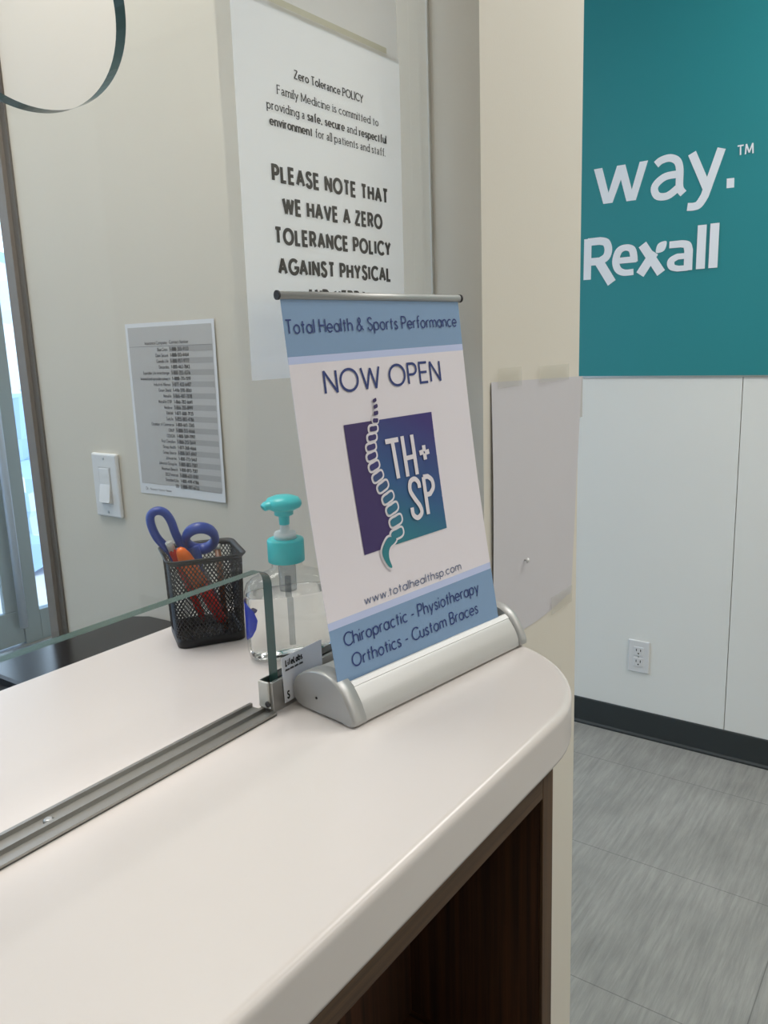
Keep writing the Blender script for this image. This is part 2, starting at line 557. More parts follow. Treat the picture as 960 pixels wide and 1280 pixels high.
O_ = A(.29, .31, .29, .31, 0, 360, 24)
DOT = lambda x, y: [(x, y - .05), (x, y + .05)]
G = {
    'a': (.58, [O_, [(.58, .62), (.58, 0)]]), 'b': (.58, [[(0, 1), (0, 0)], O_]), 'c': (.5, [A(.29, .31, .29, .31, 48, 312)]),
    'd': (.58, [O_, [(.58, 1), (.58, 0)]]), 'e': (.58, [[(0.02, .31), (.58, .31)] + A(.29, .31, .29, .31, 0, 318)[1:]]),
    'f': (.34, [A(.34, .82, .18, .18, 80, 180) + [(.16, 0)], [(0, .62), (.33, .62)]]),
    'g': (.58, [O_, [(.58, .62), (.58, -.03)] + A(.29, -.03, .29, .27, 0, -150)[1:]]),
    'h': (.5, [[(0, 1), (0, 0)], A(.25, .36, .25, .26, 180, 0) + [(.5, 0)]]), 'i': (.02, [[(0, .62), (0, 0)], DOT(0, .86)]),
    'j': (.1, [[(.1, .62), (.1, -.1)] + A(-.04, -.1, .14, .18, 0, -80)[1:], DOT(.1, .86)]),
    'k': (.46, [[(0, 1), (0, 0)], [(.43, .62), (.02, .26)], [(.14, .37), (.47, 0)]]), 'l': (.02, [[(0, 1), (0, 0)]]),
    'm': (.84, [[(0, .62), (0, 0)], A(.21, .4, .21, .22, 180, 0) + [(.42, 0)], A(.63, .4, .21, .22, 180, 0) + [(.84, 0)]]),
    'n': (.48, [[(0, .62), (0, 0)], A(.24, .37, .24, .25, 180, 0) + [(.48, 0)]]), 'o': (.58, [O_]),
    'p': (.58, [[(0, .62), (0, -.3)], O_]), 'q': (.58, [[(.58, .62), (.58, -.3)], O_]),
    'r': (.28, [[(0, .62), (0, 0)], A(.24, .38, .24, .24, 180, 75)]),
    's': (.38, [sp((.34, .52), (.27, .6), (.18, .62), (.06, .57), (.04, .45), (.13, .36), (.27, .28), (.36, .18), (.32, .05), (.19, 0), (.07, .03), (0, .13))]),
    't': (.32, [[(.15, .88), (.15, 0)], [(0, .62), (.31, .62)]]), 'u': (.48, [[(0, .62)] + A(.24, .25, .24, .25, 180, 360) + [(.48, .62)], [(.48, .62), (.48, 0)]]),
    'v': (.5, [[(0, .62), (.25, 0), (.5, .62)]]), 'w': (.8, [[(0, .62), (.2, 0), (.4, .6), (.6, 0), (.8, .62)]]),
    'x': (.46, [[(0, .62), (.46, 0)], [(.46, .62), (0, 0)]]), 'y': (.5, [[(0, .62), (.26, .02)], [(.5, .62), (.14, -.3)]]),
    'z': (.44, [[(.02, .62), (.42, .62), (0, 0), (.44, 0)]]),
    'A': (.74, [[(0, 0), (.37, 1), (.74, 0)], [(.13, .33), (.61, .33)]]),
    'B': (.56, [[(0, 0), (0, 1), (.26, 1)] + A(.26, .76, .24, .24, 90, -90, 10)[1:] + [(0, .52)], [(.26, .52)] + A(.3, .26, .26, .26, 90, -90, 10)[1:] + [(0, 0)]]),
    'C': (.76, [A(.48, .5, .48, .5, 42, 318, 22)]), 'D': (.7, [[(0, 0), (0, 1), (.25, 1)] + A(.25, .5, .45, .5, 90, -90)[1:] + [(0, 0)]]),
    'E': (.5, [[(.5, 1), (0, 1), (0, 0), (.5, 0)], [(0, .52), (.46, .52)]]), 'F': (.48, [[(.48, 1), (0, 1), (0, 0)], [(0, .52), (.44, .52)]]),
    'G': (.84, [A(.48, .5, .48, .5, 42, 340, 22) + [(.93, .45), (.54, .45)]]), 'H': (.62, [[(0, 0), (0, 1)], [(.62, 0), (.62, 1)], [(0, .52), (.62, .52)]]),
    'I': (.02, [[(0, 0), (0, 1)]]), 'J': (.4, [[(.4, 1), (.4, .2)] + A(.2, .2, .2, .2, 0, -170)[1:]]), 'K': (.58, [[(0, 0), (0, 1)], [(.55, 1), (.02, .42)], [(.18, .6), (.6, 0)]]),
    'L': (.46, [[(0, 1), (0, 0), (.46, 0)]]), 'M': (.8, [[(0, 0), (0, 1), (.4, .1), (.8, 1), (.8, 0)]]), 'N': (.64, [[(0, 0), (0, 1), (.64, 0), (.64, 1)]]),
    'O': (.96, [A(.48, .5, .48, .5, 0, 360, 32)]), 'P': (.54, [[(0, 0), (0, 1), (.27, 1)] + A(.27, .73, .27, .27, 90, -90, 12)[1:] + [(0, .46)]]),
    'Q': (.96, [A(.48, .5, .48, .5, 0, 360, 32), [(.6, .3), (.96, -.06)]]), 'R': (.58, [[(0, 0), (0, 1), (.28, 1)] + A(.28, .74, .26, .26, 90, -90, 12)[1:] + [(0, .48)], [(.28, .48), (.58, 0)]]),
    'S': (.54, [sp((.5, .84), (.42, .96), (.28, 1), (.11, .94), (.05, .76), (.16, .6), (.36, .48), (.51, .34), (.5, .13), (.34, .0), (.18, .01), (.05, .1), (0, .23))]),
    'T': (.6, [[(0, 1), (.6, 1)], [(.3, 1), (.3, 0)]]), 'U': (.62, [[(0, 1)] + A(.31, .31, .31, .31, 180, 360) + [(.62, 1)]]),
    'V': (.72, [[(0, 1), (.36, 0), (.72, 1)]]), 'W': (1.06, [[(0, 1), (.26, 0), (.53, .95), (.8, 0), (1.06, 1)]]),
    'X': (.62, [[(0, 1), (.62, 0)], [(.62, 1), (0, 0)]]), 'Y': (.66, [[(0, 1), (.33, .46), (.66, 1)], [(.33, .46), (.33, 0)]]), 'Z': (.58, [[(.02, 1), (.58, 1), (0, 0), (.58, 0)]]),
    '0': (.52, [A(.26, .5, .26, .5, 0, 360, 20)]), '1': (.24, [[(0, .8), (.2, 1), (.2, 0)]]),
    '2': (.52, [A(.26, .73, .25, .27, 165, -30) + [(0, 0), (.52, 0)]]), '3': (.5, [A(.24, .75, .23, .25, 150, -90), A(.24, .25, .26, .25, 90, -150)]),
    '4': (.56, [[(.42, 0), (.42, 1), (0, .27), (.56, .27)]]), '5': (.5, [[(.46, 1), (.1, 1), (.06, .56)] + A(.24, .31, .26, .31, 120, -150)]),
    '6': (.52, [A(.26, .3, .26, .3, 0, 360, 20), [(.03, .42), (.36, 1)]]), '7': (.5, [[(0, 1), (.5, 1), (.16, 0)]]),
    '8': (.52, [A(.26, .76, .22, .24, 0, 360, 18), A(.26, .27, .26, .27, 0, 360, 18)]), '9': (.52, [A(.26, .7, .26, .3, 0, 360, 20), [(.49, .58), (.16, 0)]]),
    '.': (.02, [[(0, -.05), (0, .06)]]), ',': (.06, [[(.05, .06), (0, -.14)]]), '-': (.3, [[(0, .36), (.3, .36)]]),
    '&': (.7, [sp((.7, .02), (.3, .5), (.16, .78), (.28, 1), (.42, .84), (.34, .62), (.06, .36), (.0, .16), (.14, 0), (.36, .04), (.6, .36))]),
    '(': (.14, [A(.3, .4, .3, .62, 150, 210)]), ')': (.14, [A(-.16, .4, .3, .62, 30, -30)]), ' ': (.2, []), '/': (.3, [[(0, 0), (.3, 1)]]),
}
# two-storey letters for the serif face
SERIF_A = (.48, [sp((.04, .5), (.12, .6), (.24, .62), (.36, .55), (.38, .4), (.38, .14), (.42, .02), (.5, .04)), sp((.38, .38), (.16, .3), (.02, .2), (.04, .04), (.16, -.01), (.28, .03), (.38, .14))])


STROKE_LIFT = .00002


def ribbon(mb, pts, wv, wh, put, mi=0, flat_n=None):
    """flat stroke; wv = width of upright parts, wh = width of level parts"""
    P = []
    for p in pts:
        v = Vector((p[0], p[1]))
        if not P or (v - P[-1]).length > 1e-7:
            P.append(v)
    if len(P) < 2:
        return
    closed = (P[0] - P[-1]).length < 1e-6
    for i in range(1, len(P) - 1):
        a_, b_ = (P[i] - P[i - 1]).normalized(), (P[i + 1] - P[i]).normalized()
        if a_.dot(b_) < .25:                    # a sharp corner: two strokes that overlap there
            k_ = .42 * wh if abs(a_.dot(b_)) < .25 else .10 * wv
            ribbon(mb, P[:i] + [P[i] + a_ * k_], wv, wh, put, mi)
            ribbon(mb, [P[i] - b_ * k_] + P[i + 1:], wv, wh, put, mi)
            return
    if closed:
        P = P[:-1]
    n = len(P)
    L, R = [], []
    for i in range(n):
        if closed:
            d0, d1 = (P[i] - P[i - 1]).normalized(), (P[(i + 1) % n] - P[i]).normalized()
        else:
            d0 = (P[i] - P[i - 1]).normalized() if i else (P[1] - P[0]).normalized()
            d1 = (P[i + 1] - P[i]).normalized() if i < n - 1 else d0
        t = d0 + d1
        t = t.normalized() if t.length > 1e-4 else d1
        nn = Vector((-t.y, t.x))
        cs = max(.60, nn.dot(Vector((-d1.y, d1.x))))
        w = (wh + (wv - wh) * abs(t.y)) / 2 / cs
        L.append(P[i] + nn * w)
        R.append(P[i] - nn * w)
    vs = [Vector(put(p.x, p.y)) for p in L] + [Vector(put(p.x, p.y)) for p in R]
    o_ = Vector(put(0, 0))
    nrm = (Vector(put(.01, 0)) - o_).cross(Vector(put(0, .01)) - o_).normalized()
    if nrm.dot(cam.matrix_world.translation - o_) < 0:
        nrm = -nrm
    mb.lift += 1                                # ink strokes that cross lie one over the other
    vs = [v + nrm * (STROKE_LIFT * (mb.lift % 12 + .8 * (k % n) / n)) for k, v in enumerate(vs)]
    fs = []
    for i in range(n if closed else n - 1):
        k = (i + 1) % n
        fs.append((n + i, n + k, k, i))
    mb.add(vs, fs, mi)


def text(mb, s, u0_, u1_, base, cap, w, put, wh=None, serif=False, gap=None, mi=0, caps_narrow=1.0):
    """one line of lettering fitted between u0_ and u1_ on the plane given by put(u, v)"""
    wh = wh if wh is not None else w
    gap = (.10 + w / cap) if gap is None else gap
    items, x = [], 0
    for ch in s:
        adv, st = SERIF_A if (serif and ch == 'a') else G[ch]
        if ch == ' ':
            x += adv + gap * .8
            continue
        items.append((x, st))
        x += adv + gap
    x -= gap
    half = w / cap / 2
    sx = (u1_ - u0_) / (x + 2 * half)
    sx_, off = sx, u0_ + half * sx
    for x0, st in items:
        for stroke in st:
            pts = [(off + (x0 + px) * sx_, base + py * cap) for px, py in stroke]
            ribbon(mb, pts, w, wh, put, mi)
            if serif and len(stroke) > 1:
                for a_, b_ in ((stroke[0], stroke[1]), (stroke[-1], stroke[-2])):
                    if abs(a_[0] - b_[0]) < .45 * abs(a_[1] - b_[1]) and abs(a_[1] - b_[1]) > .2 and min(abs(a_[1] - q) for q in (0, .62, 1, -.3)) < .02:
                        cx, cy = off + (x0 + a_[0]) * sx_, base + a_[1] * cap
                        s_ = .13 * cap
                        ribbon(mb, [(cx - s_, cy), (cx + s_, cy)], wh, wh, put, mi)


# ------------------------------------------------------------------ the room
XG = -.458                                   # middle of the glass partition
JAMB = .722                                  # near face of the pier
BACK = .872                                  # back wall of the staff side
FAR = 2.60                                   # far wall with the teal sign
struct(MB().box(-3.7, 3.0, -3.0, 2.7, -.05, 0).build('floor', M['floor']))
struct(MB().box(-3.7, 3.0, -3.0, 2.7, 2.70, 2.75).build('ceiling', M['ceiling']))
struct(MB().box(-.735, -.3965, JAMB, .967, 0, 2.70).build('wall_pier', M['wall']))
struct(MB().box(-1.417, -.735, BACK, 1.02, 0, 2.70).build('wall_back', M['wall']))
struct(MB().box(-3.7, 3.0, FAR + .012, FAR + .12, 0, 2.70).build('wall_far', M['wall']))
struct(MB().box(2.6, 2.7, -3.0, FAR + .012, 0, 2.70).build('wall_right', M['panel']))
struct(MB().box(-3.7, 2.6, -3.1, -2.9, 0, 2.70).build('wall_rear', M['wall']))
struct(MB().box(-.56, -.3965, -2.9, JAMB, 2.30, 2.70).build('wall_header', M['wall']))
# white panels below the sign, with an open seam between neighbours
seam = -.5538
xs = [-2.985, -1.770, seam, .661, 1.876, 2.6]
for a, b in zip(xs[:-1], xs[1:]):
    struct(MB().box(a + .0012, b - .0012, FAR, FAR + .012, .09, Z(.163)).build('trim_panel', M['panel']))
struct(MB().box(-2.985, 2.6, FAR - .003, FAR + .012, Z(.163), Z(.169)).build('trim_strip', M['alu']))
bb = MB()
prof = [(0, 0), (-.012, 0), (-.012, .006), (-.006, .012), (-.005, .094), (-.003, .097), (0, .097)]
bb.prism([(-2.985, FAR + y, z) for y, z in prof], (0, 0, 0), (5.585, 0, 0))
struct(bb.build('baseboard_far', M['black_rubber']))

# corner trim at the free end of the back wall
t_ = MB().box(-1.460, -1.4325, BACK - .012, 1.03, 0, 2.70)
struct(t_.build('trim_post', M['taupe']))
struct(MB().box(-1.4325, -1.4165, BACK - .004, BACK + .05, 0, 2.70).build('trim_gap_shade', M['taupe_shade']))  # dark strip that paints the shade in the gap beside the post

# glazed entrance far behind the staff side
XS = -3.6
w1 = struct(bpy.data.objects.new('window_1', None))
COL.objects.link(w1)
w1.location = (XS, 2.3, 0)
fr = MB().box(XS - .06, XS, 1.99, 2.075, 0, 2.70).box(XS - .05, XS, 2.075, 2.60, 0, .15).box(XS - .05, XS, 2.075, 2.60, 2.40, 2.70).box(XS - .05, XS, 2.54, 2.60, .15, 2.40)
fr.build('window_frame', M['frame'], w1, bevel=.003)
MB().box(XS - .030, XS - .022, 2.075, 2.54, .15, 2.40).build('pane', M['glass'], w1)
d1 = struct(bpy.data.objects.new('door_1', None))
COL.objects.link(d1)
d1.location = (XS, 1.5, 0)
lf = MB().box(XS - .03, XS - .002, 1.02, 1.985, .012, .175).box(XS - .03, XS - .002, 1.02, 1.985, 2.28, 2.40).box(XS - .03, XS - .002, 1.02, 1.14, .175, 2.28).box(XS - .03, XS - .002, 1.905, 1.985, .175, 2.28)
lf.build('door_leaf', M['frame'], d1, bevel=.003)
MB().box(XS - .018, XS - .010, 1.14, 1.905, .175, 2.28).build('pane', M['glass'], d1)
MB().tube([(XS + .04, 1.965, .10), (XS + .04, 1.965, 2.30)], .019, n=16).build('pull_bar', M['frame_lt'], d1)
struct(MB().box(XS - .05, XS, 1.00, 1.99, 2.40, 2.70).build('wall_over_door', M['frame']))
w2 = struct(bpy.data.objects.new('window_2', None))
COL.objects.link(w2)
w2.location = (XS, -1, 0)
fr = MB()
for y in (-2.9, -1.6, -.3, .95):
    fr.box(XS - .05, XS, y, y + .06, 0, 2.70)
fr.box(XS - .05, XS, -2.9, .95, 0, .15).box(XS - .05, XS, -2.9, .95, 2.40, 2.70)
fr.build('window_frame', M['frame'], w2)
for y in (-2.84, -1.54, -.24):
    MB().box(XS - .030, XS - .022, y, y + 1.24, .15, 2.40).build('pane', M['glass'], w2)

# outside: pale paving and a bank of boulders
struct(MB().box(-14, -3.7, -6, 9, -.06, -.01).build('ground_outside', M['paving']))
bank = MB()
nyb, nzb = 40, 16
vs = []
random.seed(4)
for j in range(nzb + 1):
    for i in range(nyb + 1):
        vs.append((-5.05 - .5 * j / nzb + random.uniform(-.07, .07), -4 + 12 * i / nyb, -.05 + 1.95 * j / nzb + (random.uniform(-.1, .1) if j else 0)))
bank.add(vs, [(j * (nyb + 1) + i, j * (nyb + 1) + i + 1, (j + 1) * (nyb + 1) + i + 1, (j + 1) * (nyb + 1) + i) for j in range(nzb) for i in range(nyb)], 0, False)
bk = bank.build('wall_outside', stone_mat())
sd = bk.modifiers.new('thickness', 'SOLIDIFY')
sd.thickness = .3
sd.offset = 1 
struct(bk)

# ------------------------------------------------------------------ teal wall sign
ts = thing('wall_sign', 'big teal wall sign with white lettering above the white panels', 'sign', (-.2, FAR, Z(.9)))
MB().box(-1.55, .62, FAR - .004, FAR + .012, Z(.169), 2.52).build('sign_panel', M['teal'], ts)
SY = FAR - .0046
STROKE_LIFT = .0002
put = lambda u, v: (u, SY, Z(v))
mb = MB()
W_ = .0245
wp = [(-1.0240, .8080), (-.9970, .8085), (-.9755, .7330), (-.9500, .8080), (-.9240, .8080), (-.9020, .7330), (-.8800, .8090), (-.8545, .8095), (-.8885, .7005), (-.9180, .7005), (-.9370, .7660), (-.9620, .7015), (-.9915, .7015)]
for tri in ((0, 1, 2, 12), (12, 2, 11), (2, 3, 10, 11), (3, 4, 10), (4, 5, 9, 10), (5, 8, 9), (5, 6, 7, 8)):
    mb.add([put(*wp[i]) for i in tri], [list(range(len(tri)))])
ribbon(mb, sp((-.8300, .7935), (-.8149, .8035), (-.7895, .8065), (-.7680, .7949), (-.7597, .7698), (-.7585, .7211), (-.7465, .7012)), .022, .021, put)
ribbon(mb, sp((-.7605, .7578), (-.8003, .7561), (-.8268, .7394), (-.8327, .7217), (-.8210, .7030), (-.7919, .7010), (-.7620, .7200)), .022, .021, put)
ribbon(mb, [(-.7262, .8100), (-.6765, .7000)], .024, .022, put)
ribbon(mb, [(-.6440, .8110), (-.6852, .6877)] + sp((-.6852, .6877), (-.7000, .6660), (-.7150, .6610), (-.7335, .6622))[1:], .024, .022, put)
mb.add([put(-.6262, .7264), put(-.6258, .7003), put(-.6050, .6999), put(-.6058, .7259)], [(0, 1, 2, 3)])
ribbon(mb, [(-.6010, .8095), (-.5848, .8095)], .004, .004, put)
ribbon(mb, [(-.5929, .8106), (-.5920, .7845)], .004, .004, put)
ribbon(mb, [(-.5790, .7844), (-.5776, .8110), (-.5690, .7880), (-.5608, .8110), (-.5589, .7840)], .004, .004, put)
mb.build('lettering', M['sign_white'], ts)
mb = MB()
ribbon(mb, [(-1.0400, .6013), (-1.0404, .4756)], .025, .025, put)
ribbon(mb, [(-1.0402, .5915)] + sp((-1.0000, .5915), (-.9800, .5850), (-.9720, .5640), (-.9780, .5420), (-.9980, .5300)) + [(-1.0391, .5300)], .025, .023, put)
ribbon(mb, [(-1.0050, .5330), (-.9585, .4606)], .030, .026, put)
ribbon(mb, [(-.9440, .5262), (-.8890, .5262)] + sp((-.8890, .5300), (-.8960, .5560), (-.9169, .5640), (-.9380, .5550), (-.9470, .5262), (-.9400, .5010), (-.9200, .4890), (-.8895, .4890))[1:], .023, .0185, put)
ribbon(mb, [(-.8640, .5680), (-.8040, .4790)], .028, .024, put)
ribbon(mb, [(-.8690, .4790), (-.8260, .5420)], .028, .024, put)
lf_ = catmull([(-.8215, .5400, 0), (-.8200, .5590, 0), (-.8105, .5690, 0), (-.7917, .5710, 0), (-.7925, .5540, 0), (-.8010, .5420, 0)], 5, True)
mb.add([put(p.x, p.y) for p in lf_], [list(range(len(lf_)))])
ribbon(mb, [(-.7820, .5590)] + sp((-.7460, .5590), (-.7300, .5540), (-.7245, .5380)) + [(-.7245, .4810)], .025, .020, put)
ribbon(mb, [(-.7245, .5230)] + sp((-.7560, .5230), (-.7720, .5150), (-.7760, .5040), (-.7700, .4930), (-.7540, .4880)) + [(-.7245, .4880)], .022, .016, put)
ribbon(mb, [(-.6880, .6065), (-.6885, .4819)], .0255, .02, put)
ribbon(mb, [(-.6524, .6075), (-.6528, .4822)], .0255, .02, put)
mb.build('lettering', M['sign_white'], ts)

STROKE_LIFT = .00002
# ------------------------------------------------------------------ power outlet on the far wall
ot = thing('wall_outlet', 'white double power outlet low on the white far wall', 'outlet', (-.837, FAR, Z(-.773)))
ox, oz = -.8365, Z(-.7725)
MB().prism([(ox - .036, 0, oz - .057), (ox + .036, 0, oz - .057), (ox + .036, 0, oz + .057), (ox - .036, 0, oz + .057)], (0, FAR, 0), (0, FAR - .0065, 0)).build('cover_plate', M['plate'], ot, bevel=.003, weld=True)
for dz in (.0195, -.0195):
    rc = MB().box(ox - .017, ox + .017, FAR - .0082, FAR - .006, oz + dz - .0155, oz + dz + .0155).build('receptacle', M['plate'], ot, bevel=.003)
    yb = FAR - .0086
    s_ = MB().box(ox - .0085, ox - .0058, yb, FAR - .007, oz + dz, oz + dz + .0085).box(ox + .0058, ox + .0085, yb, FAR - .007, oz + dz, oz + dz + .0085)
    s_.lathe([(.0026, 0), (.0026, .0016)], (ox, FAR - .007, oz + dz - .0075), (0, -1, 0), 12)
    sl = s_.build('slot', M['slot'], rc)
MB().lathe([(.0032, 0), (.0026, .001)], (ox, FAR - .0065, oz), (0, -1, 0), 12).build('screw', M['alu'], ot)

# ------------------------------------------------------------------ counter top
ct = MB()
cx, cy, cr_ = -.390, .566, .1555 - .0115
outline = [(-.704, -1.6), (-.246, -1.6)]
outline += [(cx + cr_ * math.cos(math.radians(a)), cy + cr_ * math.sin(math.radians(a))) for a in range(0, 91, 5)]
outline += [(-.3965, JAMB - .0005), (-.704, JAMB - .0005)]
TH, RD = .041, .0065
rings = []


def inset(poly, d):
    out = []
    n = len(poly)
    for i in range(n):
        p0, p1, p2 = Vector(poly[i - 1]), Vector(poly[i]), Vector(poly[(i + 1) % n])
        d0, d1 = (p1 - p0).normalized(), (p2 - p1).normalized()
        n0, n1 = Vector((-d0.y, d0.x)), Vector((-d1.y, d1.x))
        t = (n0 + n1)
        t = t / max(.3, t.length_squared / 2) if t.length > 1e-6 else n0
        out.append(p1 + t * d)
    return out


for d_, z in [(.004, -TH), (.0005, -TH + .0008), (0, -TH + .0030), (0, -TH + .0045), (0, -RD - .0015)] + [(RD * (1 - math.cos(math.radians(a))), -RD + RD * math.sin(math.radians(a))) for a in range(0, 91, 15)] + [(RD + .0015, 0)]:
    rings.append([(p[0], p[1], Z(z)) for p in inset(outline, d_)])
ct.loft(rings, 0, True)
cto = ct.build('counter_top', M['solid'])
tag(cto, 'long white counter top with a rounded end against the pier', 'counter')

# ------------------------------------------------------------------ walnut niche cabinet below the counter
kb = thing('niche_cabinet', 'dark walnut open niche cabinet under the white counter', 'cabinet', (-.36, 0, 0))
XF = -.2505
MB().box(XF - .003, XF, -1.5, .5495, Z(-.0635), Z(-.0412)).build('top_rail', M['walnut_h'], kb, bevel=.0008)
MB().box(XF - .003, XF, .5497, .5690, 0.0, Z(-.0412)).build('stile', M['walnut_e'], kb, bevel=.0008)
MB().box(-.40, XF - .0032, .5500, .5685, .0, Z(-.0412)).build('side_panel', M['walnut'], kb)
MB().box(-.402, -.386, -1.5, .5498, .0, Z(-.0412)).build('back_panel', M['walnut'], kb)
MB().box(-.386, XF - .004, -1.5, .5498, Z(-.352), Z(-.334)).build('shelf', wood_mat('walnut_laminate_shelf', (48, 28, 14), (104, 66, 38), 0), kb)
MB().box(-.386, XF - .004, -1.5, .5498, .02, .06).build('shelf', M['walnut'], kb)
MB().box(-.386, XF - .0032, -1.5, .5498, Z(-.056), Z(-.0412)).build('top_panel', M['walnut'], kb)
# cream knee wall that carries the counter behind the cabinet
struct(MB().box(-.56, -.4025, -1.6, JAMB - .001, 0, Z(-.0412)).build('wall_counter', M['wall']))

# ------------------------------------------------------------------ glass partition
gp = thing('glass_partition', 'tall clear glass screen with round talk hole standing on white counter', 'glass screen', (XG, .3, Z0))
GT = .005
# pane outline with pass-through cut-out and talk hole, cut with bmesh
Y0, Y1, ZT = -1.6, JAMB + .004, Z(1.235)
OZ, OY, ORr = Z(.1225), .4640, .013
hc, hr = (.2985, Z(.5085)), .0690
hole = [(hc[0] + hr * math.cos(2 * math.pi * i / 96), hc[1] + hr * math.sin(2 * math.pi * i / 96)) for i in range(96)]
outer = [(OY, Z(.004)), (Y1, Z(.004)), (Y1, ZT), (Y0, ZT), (Y0, OZ)]
outer += [(OY - ORr + ORr * math.sin(math.radians(a)), OZ - ORr + ORr * math.cos(math.radians(a))) for a in range(0, 91, 9)]
bm = bmesh.new()
loops = []
for poly in (outer, hole):
    vs = [bm.verts.new((XG + GT, y, z)) for y, z in poly]
    es = [bm.edges.new((vs[i], vs[(i + 1) % len(vs)])) for i in range(len(vs))]
    loops.append(es)
bmesh.ops.triangle_fill(bm, use_beauty=True, use_dissolve=False, edges=[e_ for l in loops for e_ in l])
front = list(bm.faces)
bmesh.ops.recalc_face_normals(bm, faces=front)
if front[0].normal.x < 0:
    bmesh.ops.reverse_faces(bm, faces=front)
ret = bmesh.ops.extrude_face_region(bm, geom=front)
bmesh.ops.translate(bm, verts=[g for g in ret['geom'] if isinstance(g, bmesh.types.BMVert)], vec=(-2 * GT, 0, 0))
bm.normal_update()
bmesh.ops.recalc_face_normals(bm, faces=bm.faces)
for f in bm.faces:
    f.material_index = 0 if abs(f.normal.x) > .5 else 1
me = bpy.data.meshes.new('pane')
for v in bm.verts:
    v.co -= Vector(gp.location)
bm.to_mesh(me)
bm.free()
me.materials.append(M['glass'])
me.materials.append(M['glass_edge'])
po = bpy.data.objects.new('pane', me)
COL.objects.link(po)
po.parent = gp
# track in the pass-through: two grooves between three ribs
tr = MB().box(-.4755, -.4445, -1.6, .4515, Z(0), Z(.0012))
for x0, x1, h in ((-.4755, -.4725, .0042), (-.4610, -.4575, .0042), (-.4500, -.4445, .0030)):
    tr.box(x0, x1, -1.6, .4515, Z(.0005), Z(h))
to = tr.build('sill_track', mat('dull_aluminium_track', (158, 157, 153), .42, 1), gp)
MB().lathe([(.0035, 0), (.0035, .0012), (.0022, .0022)], (-.4655, .2560, Z(.0012)), n=16).build('screw', M['alu'], to)
ch = MB()
ch.box(-.4646, -.4633, .4530, JAMB - .003, Z(0), Z(.027)).box(-.4527, -.4495, .4530, JAMB - .003, Z(0), Z(.027)).box(-.4633, -.4527, .4530, JAMB - .003, Z(0), Z(.004))
ch.build('glazing_channel', M['alu'], gp, bevel=.0006)
MB().box(-.4632, -.4528, .4645, JAMB - .003, Z(.0262), Z(.0282)).build('gasket', M['black'], gp)
MB().box(-.4634, -.4524, .4506, .4529, Z(.0044), Z(.0272)).build('end_plate', M['alu_end'], gp, bevel=.0005)
MB().lathe([(.0026, 0), (.0026, .0010), (.0014, .0016)], (-.4530, .4505, Z(.0085)), (0, -1, 0), 14).build('screw', M['slot'], gp)
wc = MB().box(-.4526, -.4508, .7190, JAMB - .0002, Z(.029), ZT)
wc.build('edge_seal', M['alu_end'], gp)

# ------------------------------------------------------------------ notice on the back of the glass
PX = XG - GT - .0012
nt_ = thing('policy_notice', 'white notice sheet with black policy text taped behind the glass', 'notice', (PX, .578, Z(.4175)))
grid = []
ny, nz = 14, 14
pm = MB()
vs = []
for j in range(nz + 1):
    for i in range(ny + 1):
        y = .4690 + (.6870 - .4690) * i / ny + .0035 * (j / nz - .2)
        z = .2740 + (.5590 - .2740) * j / nz
        vs.append((PX, y, Z(z)))
fs = [(j * (ny + 1) + i, j * (ny + 1) + i + 1, (j + 1) * (ny + 1) + i + 1, (j + 1) * (ny + 1) + i) for j in range(nz) for i in range(ny)]
pm.add(vs, fs, 0, True)
ps = pm.build('sheet', M['notice'], nt_)
put = lambda u, v: (PX + .0006, u, Z(v))
lt = MB()
text(lt, 'Zero Tolerance POLICY', .5373, .6300, .5096, .0060, .0014, put, .0009, serif=True, gap=.22)
text(lt, 'Family Medicine is committed to', .5161, .6520, .4940, .0062, .0011, put, .0007, serif=True, gap=.22)


def mixed(line, u0_, u1_, base, cap, bold):
    words_ = line.split(' ')
    def width(wd):
        return sum((SERIF_A if c_ == 'a' else G[c_])[0] + .27 for c_ in wd)
    tot = sum(width(w_) for w_ in words_) + .25 * (len(words_) - 1)
    k = (u1_ - u0_) / tot
    x = u0_
    for i, w_ in enumerate(words_):
        wd = width(w_)
        b_ = i in bold
        text(lt, w_, x, x + (wd - .2) * k, base, cap, .0018 if b_ else .0011, put, .0010 if b_ else .0007, serif=True, gap=.27)
        x += (wd + .25) * k


mixed('providing a safe, secure and respectful', .5035, .6655, .4812, .0062, (2, 3, 5))
mixed('environment for all patients and staff.', .5054, .6630, .4698, .0062, (0,))
lt.build('lettering', M['ink'], nt_)
lt = MB()
for s_, a, b, base in (('PLEASE NOTE THAT', .5047, .6640, .4288), ('WE HAVE A ZERO', .5150, .6530, .4050), ('TOLERANCE POLICY', .5032, .6656, .3816), ('AGAINST PHYSICAL', .5055, .6650, .3581), ('AND VERBAL', .5390, .6330, .3348)):
    text(lt, s_, a, b, base, .0110, .0035, put, .0027, gap=.37)
lt.build('lettering', M['ink'], nt_)
up = thing('paper_sheet', 'blank white sheet behind the glass, directly above the policy notice', 'paper', (PX - .0008, .578, Z(.70)))
MB().box(PX - .0012, PX - .0008, .4720, .6880, Z(.5560), Z(.8350)).build('sheet', M['notice'], up)
MB().box(PX - .0007, PX - .0004, .5140, .6700, Z(.5555), Z(.5640)).build('tape', mat('yellowed_tape', (214, 210, 190), .5), up)

# ------------------------------------------------------------------ phone list on the back wall
pn = thing('phone_list', 'sheet listing phone numbers taped to the beige back wall', 'list', (-1.04, BACK, Z(.2)))
vs, fs = [], []
nx, nz = 12, 12


def list_pt(x, v, off=0.0):
    s_ = (x + 1.1463) / .2130
    lift = .0012 + .010 * max(0, s_ - .55) ** 1.6 * (.35 + .65 * max(0, min(1, (.345 - v) / .28)))
    return (x + .004 * (.345 - v) / .28 * -s_ * .5, BACK - lift - off, Z(v))


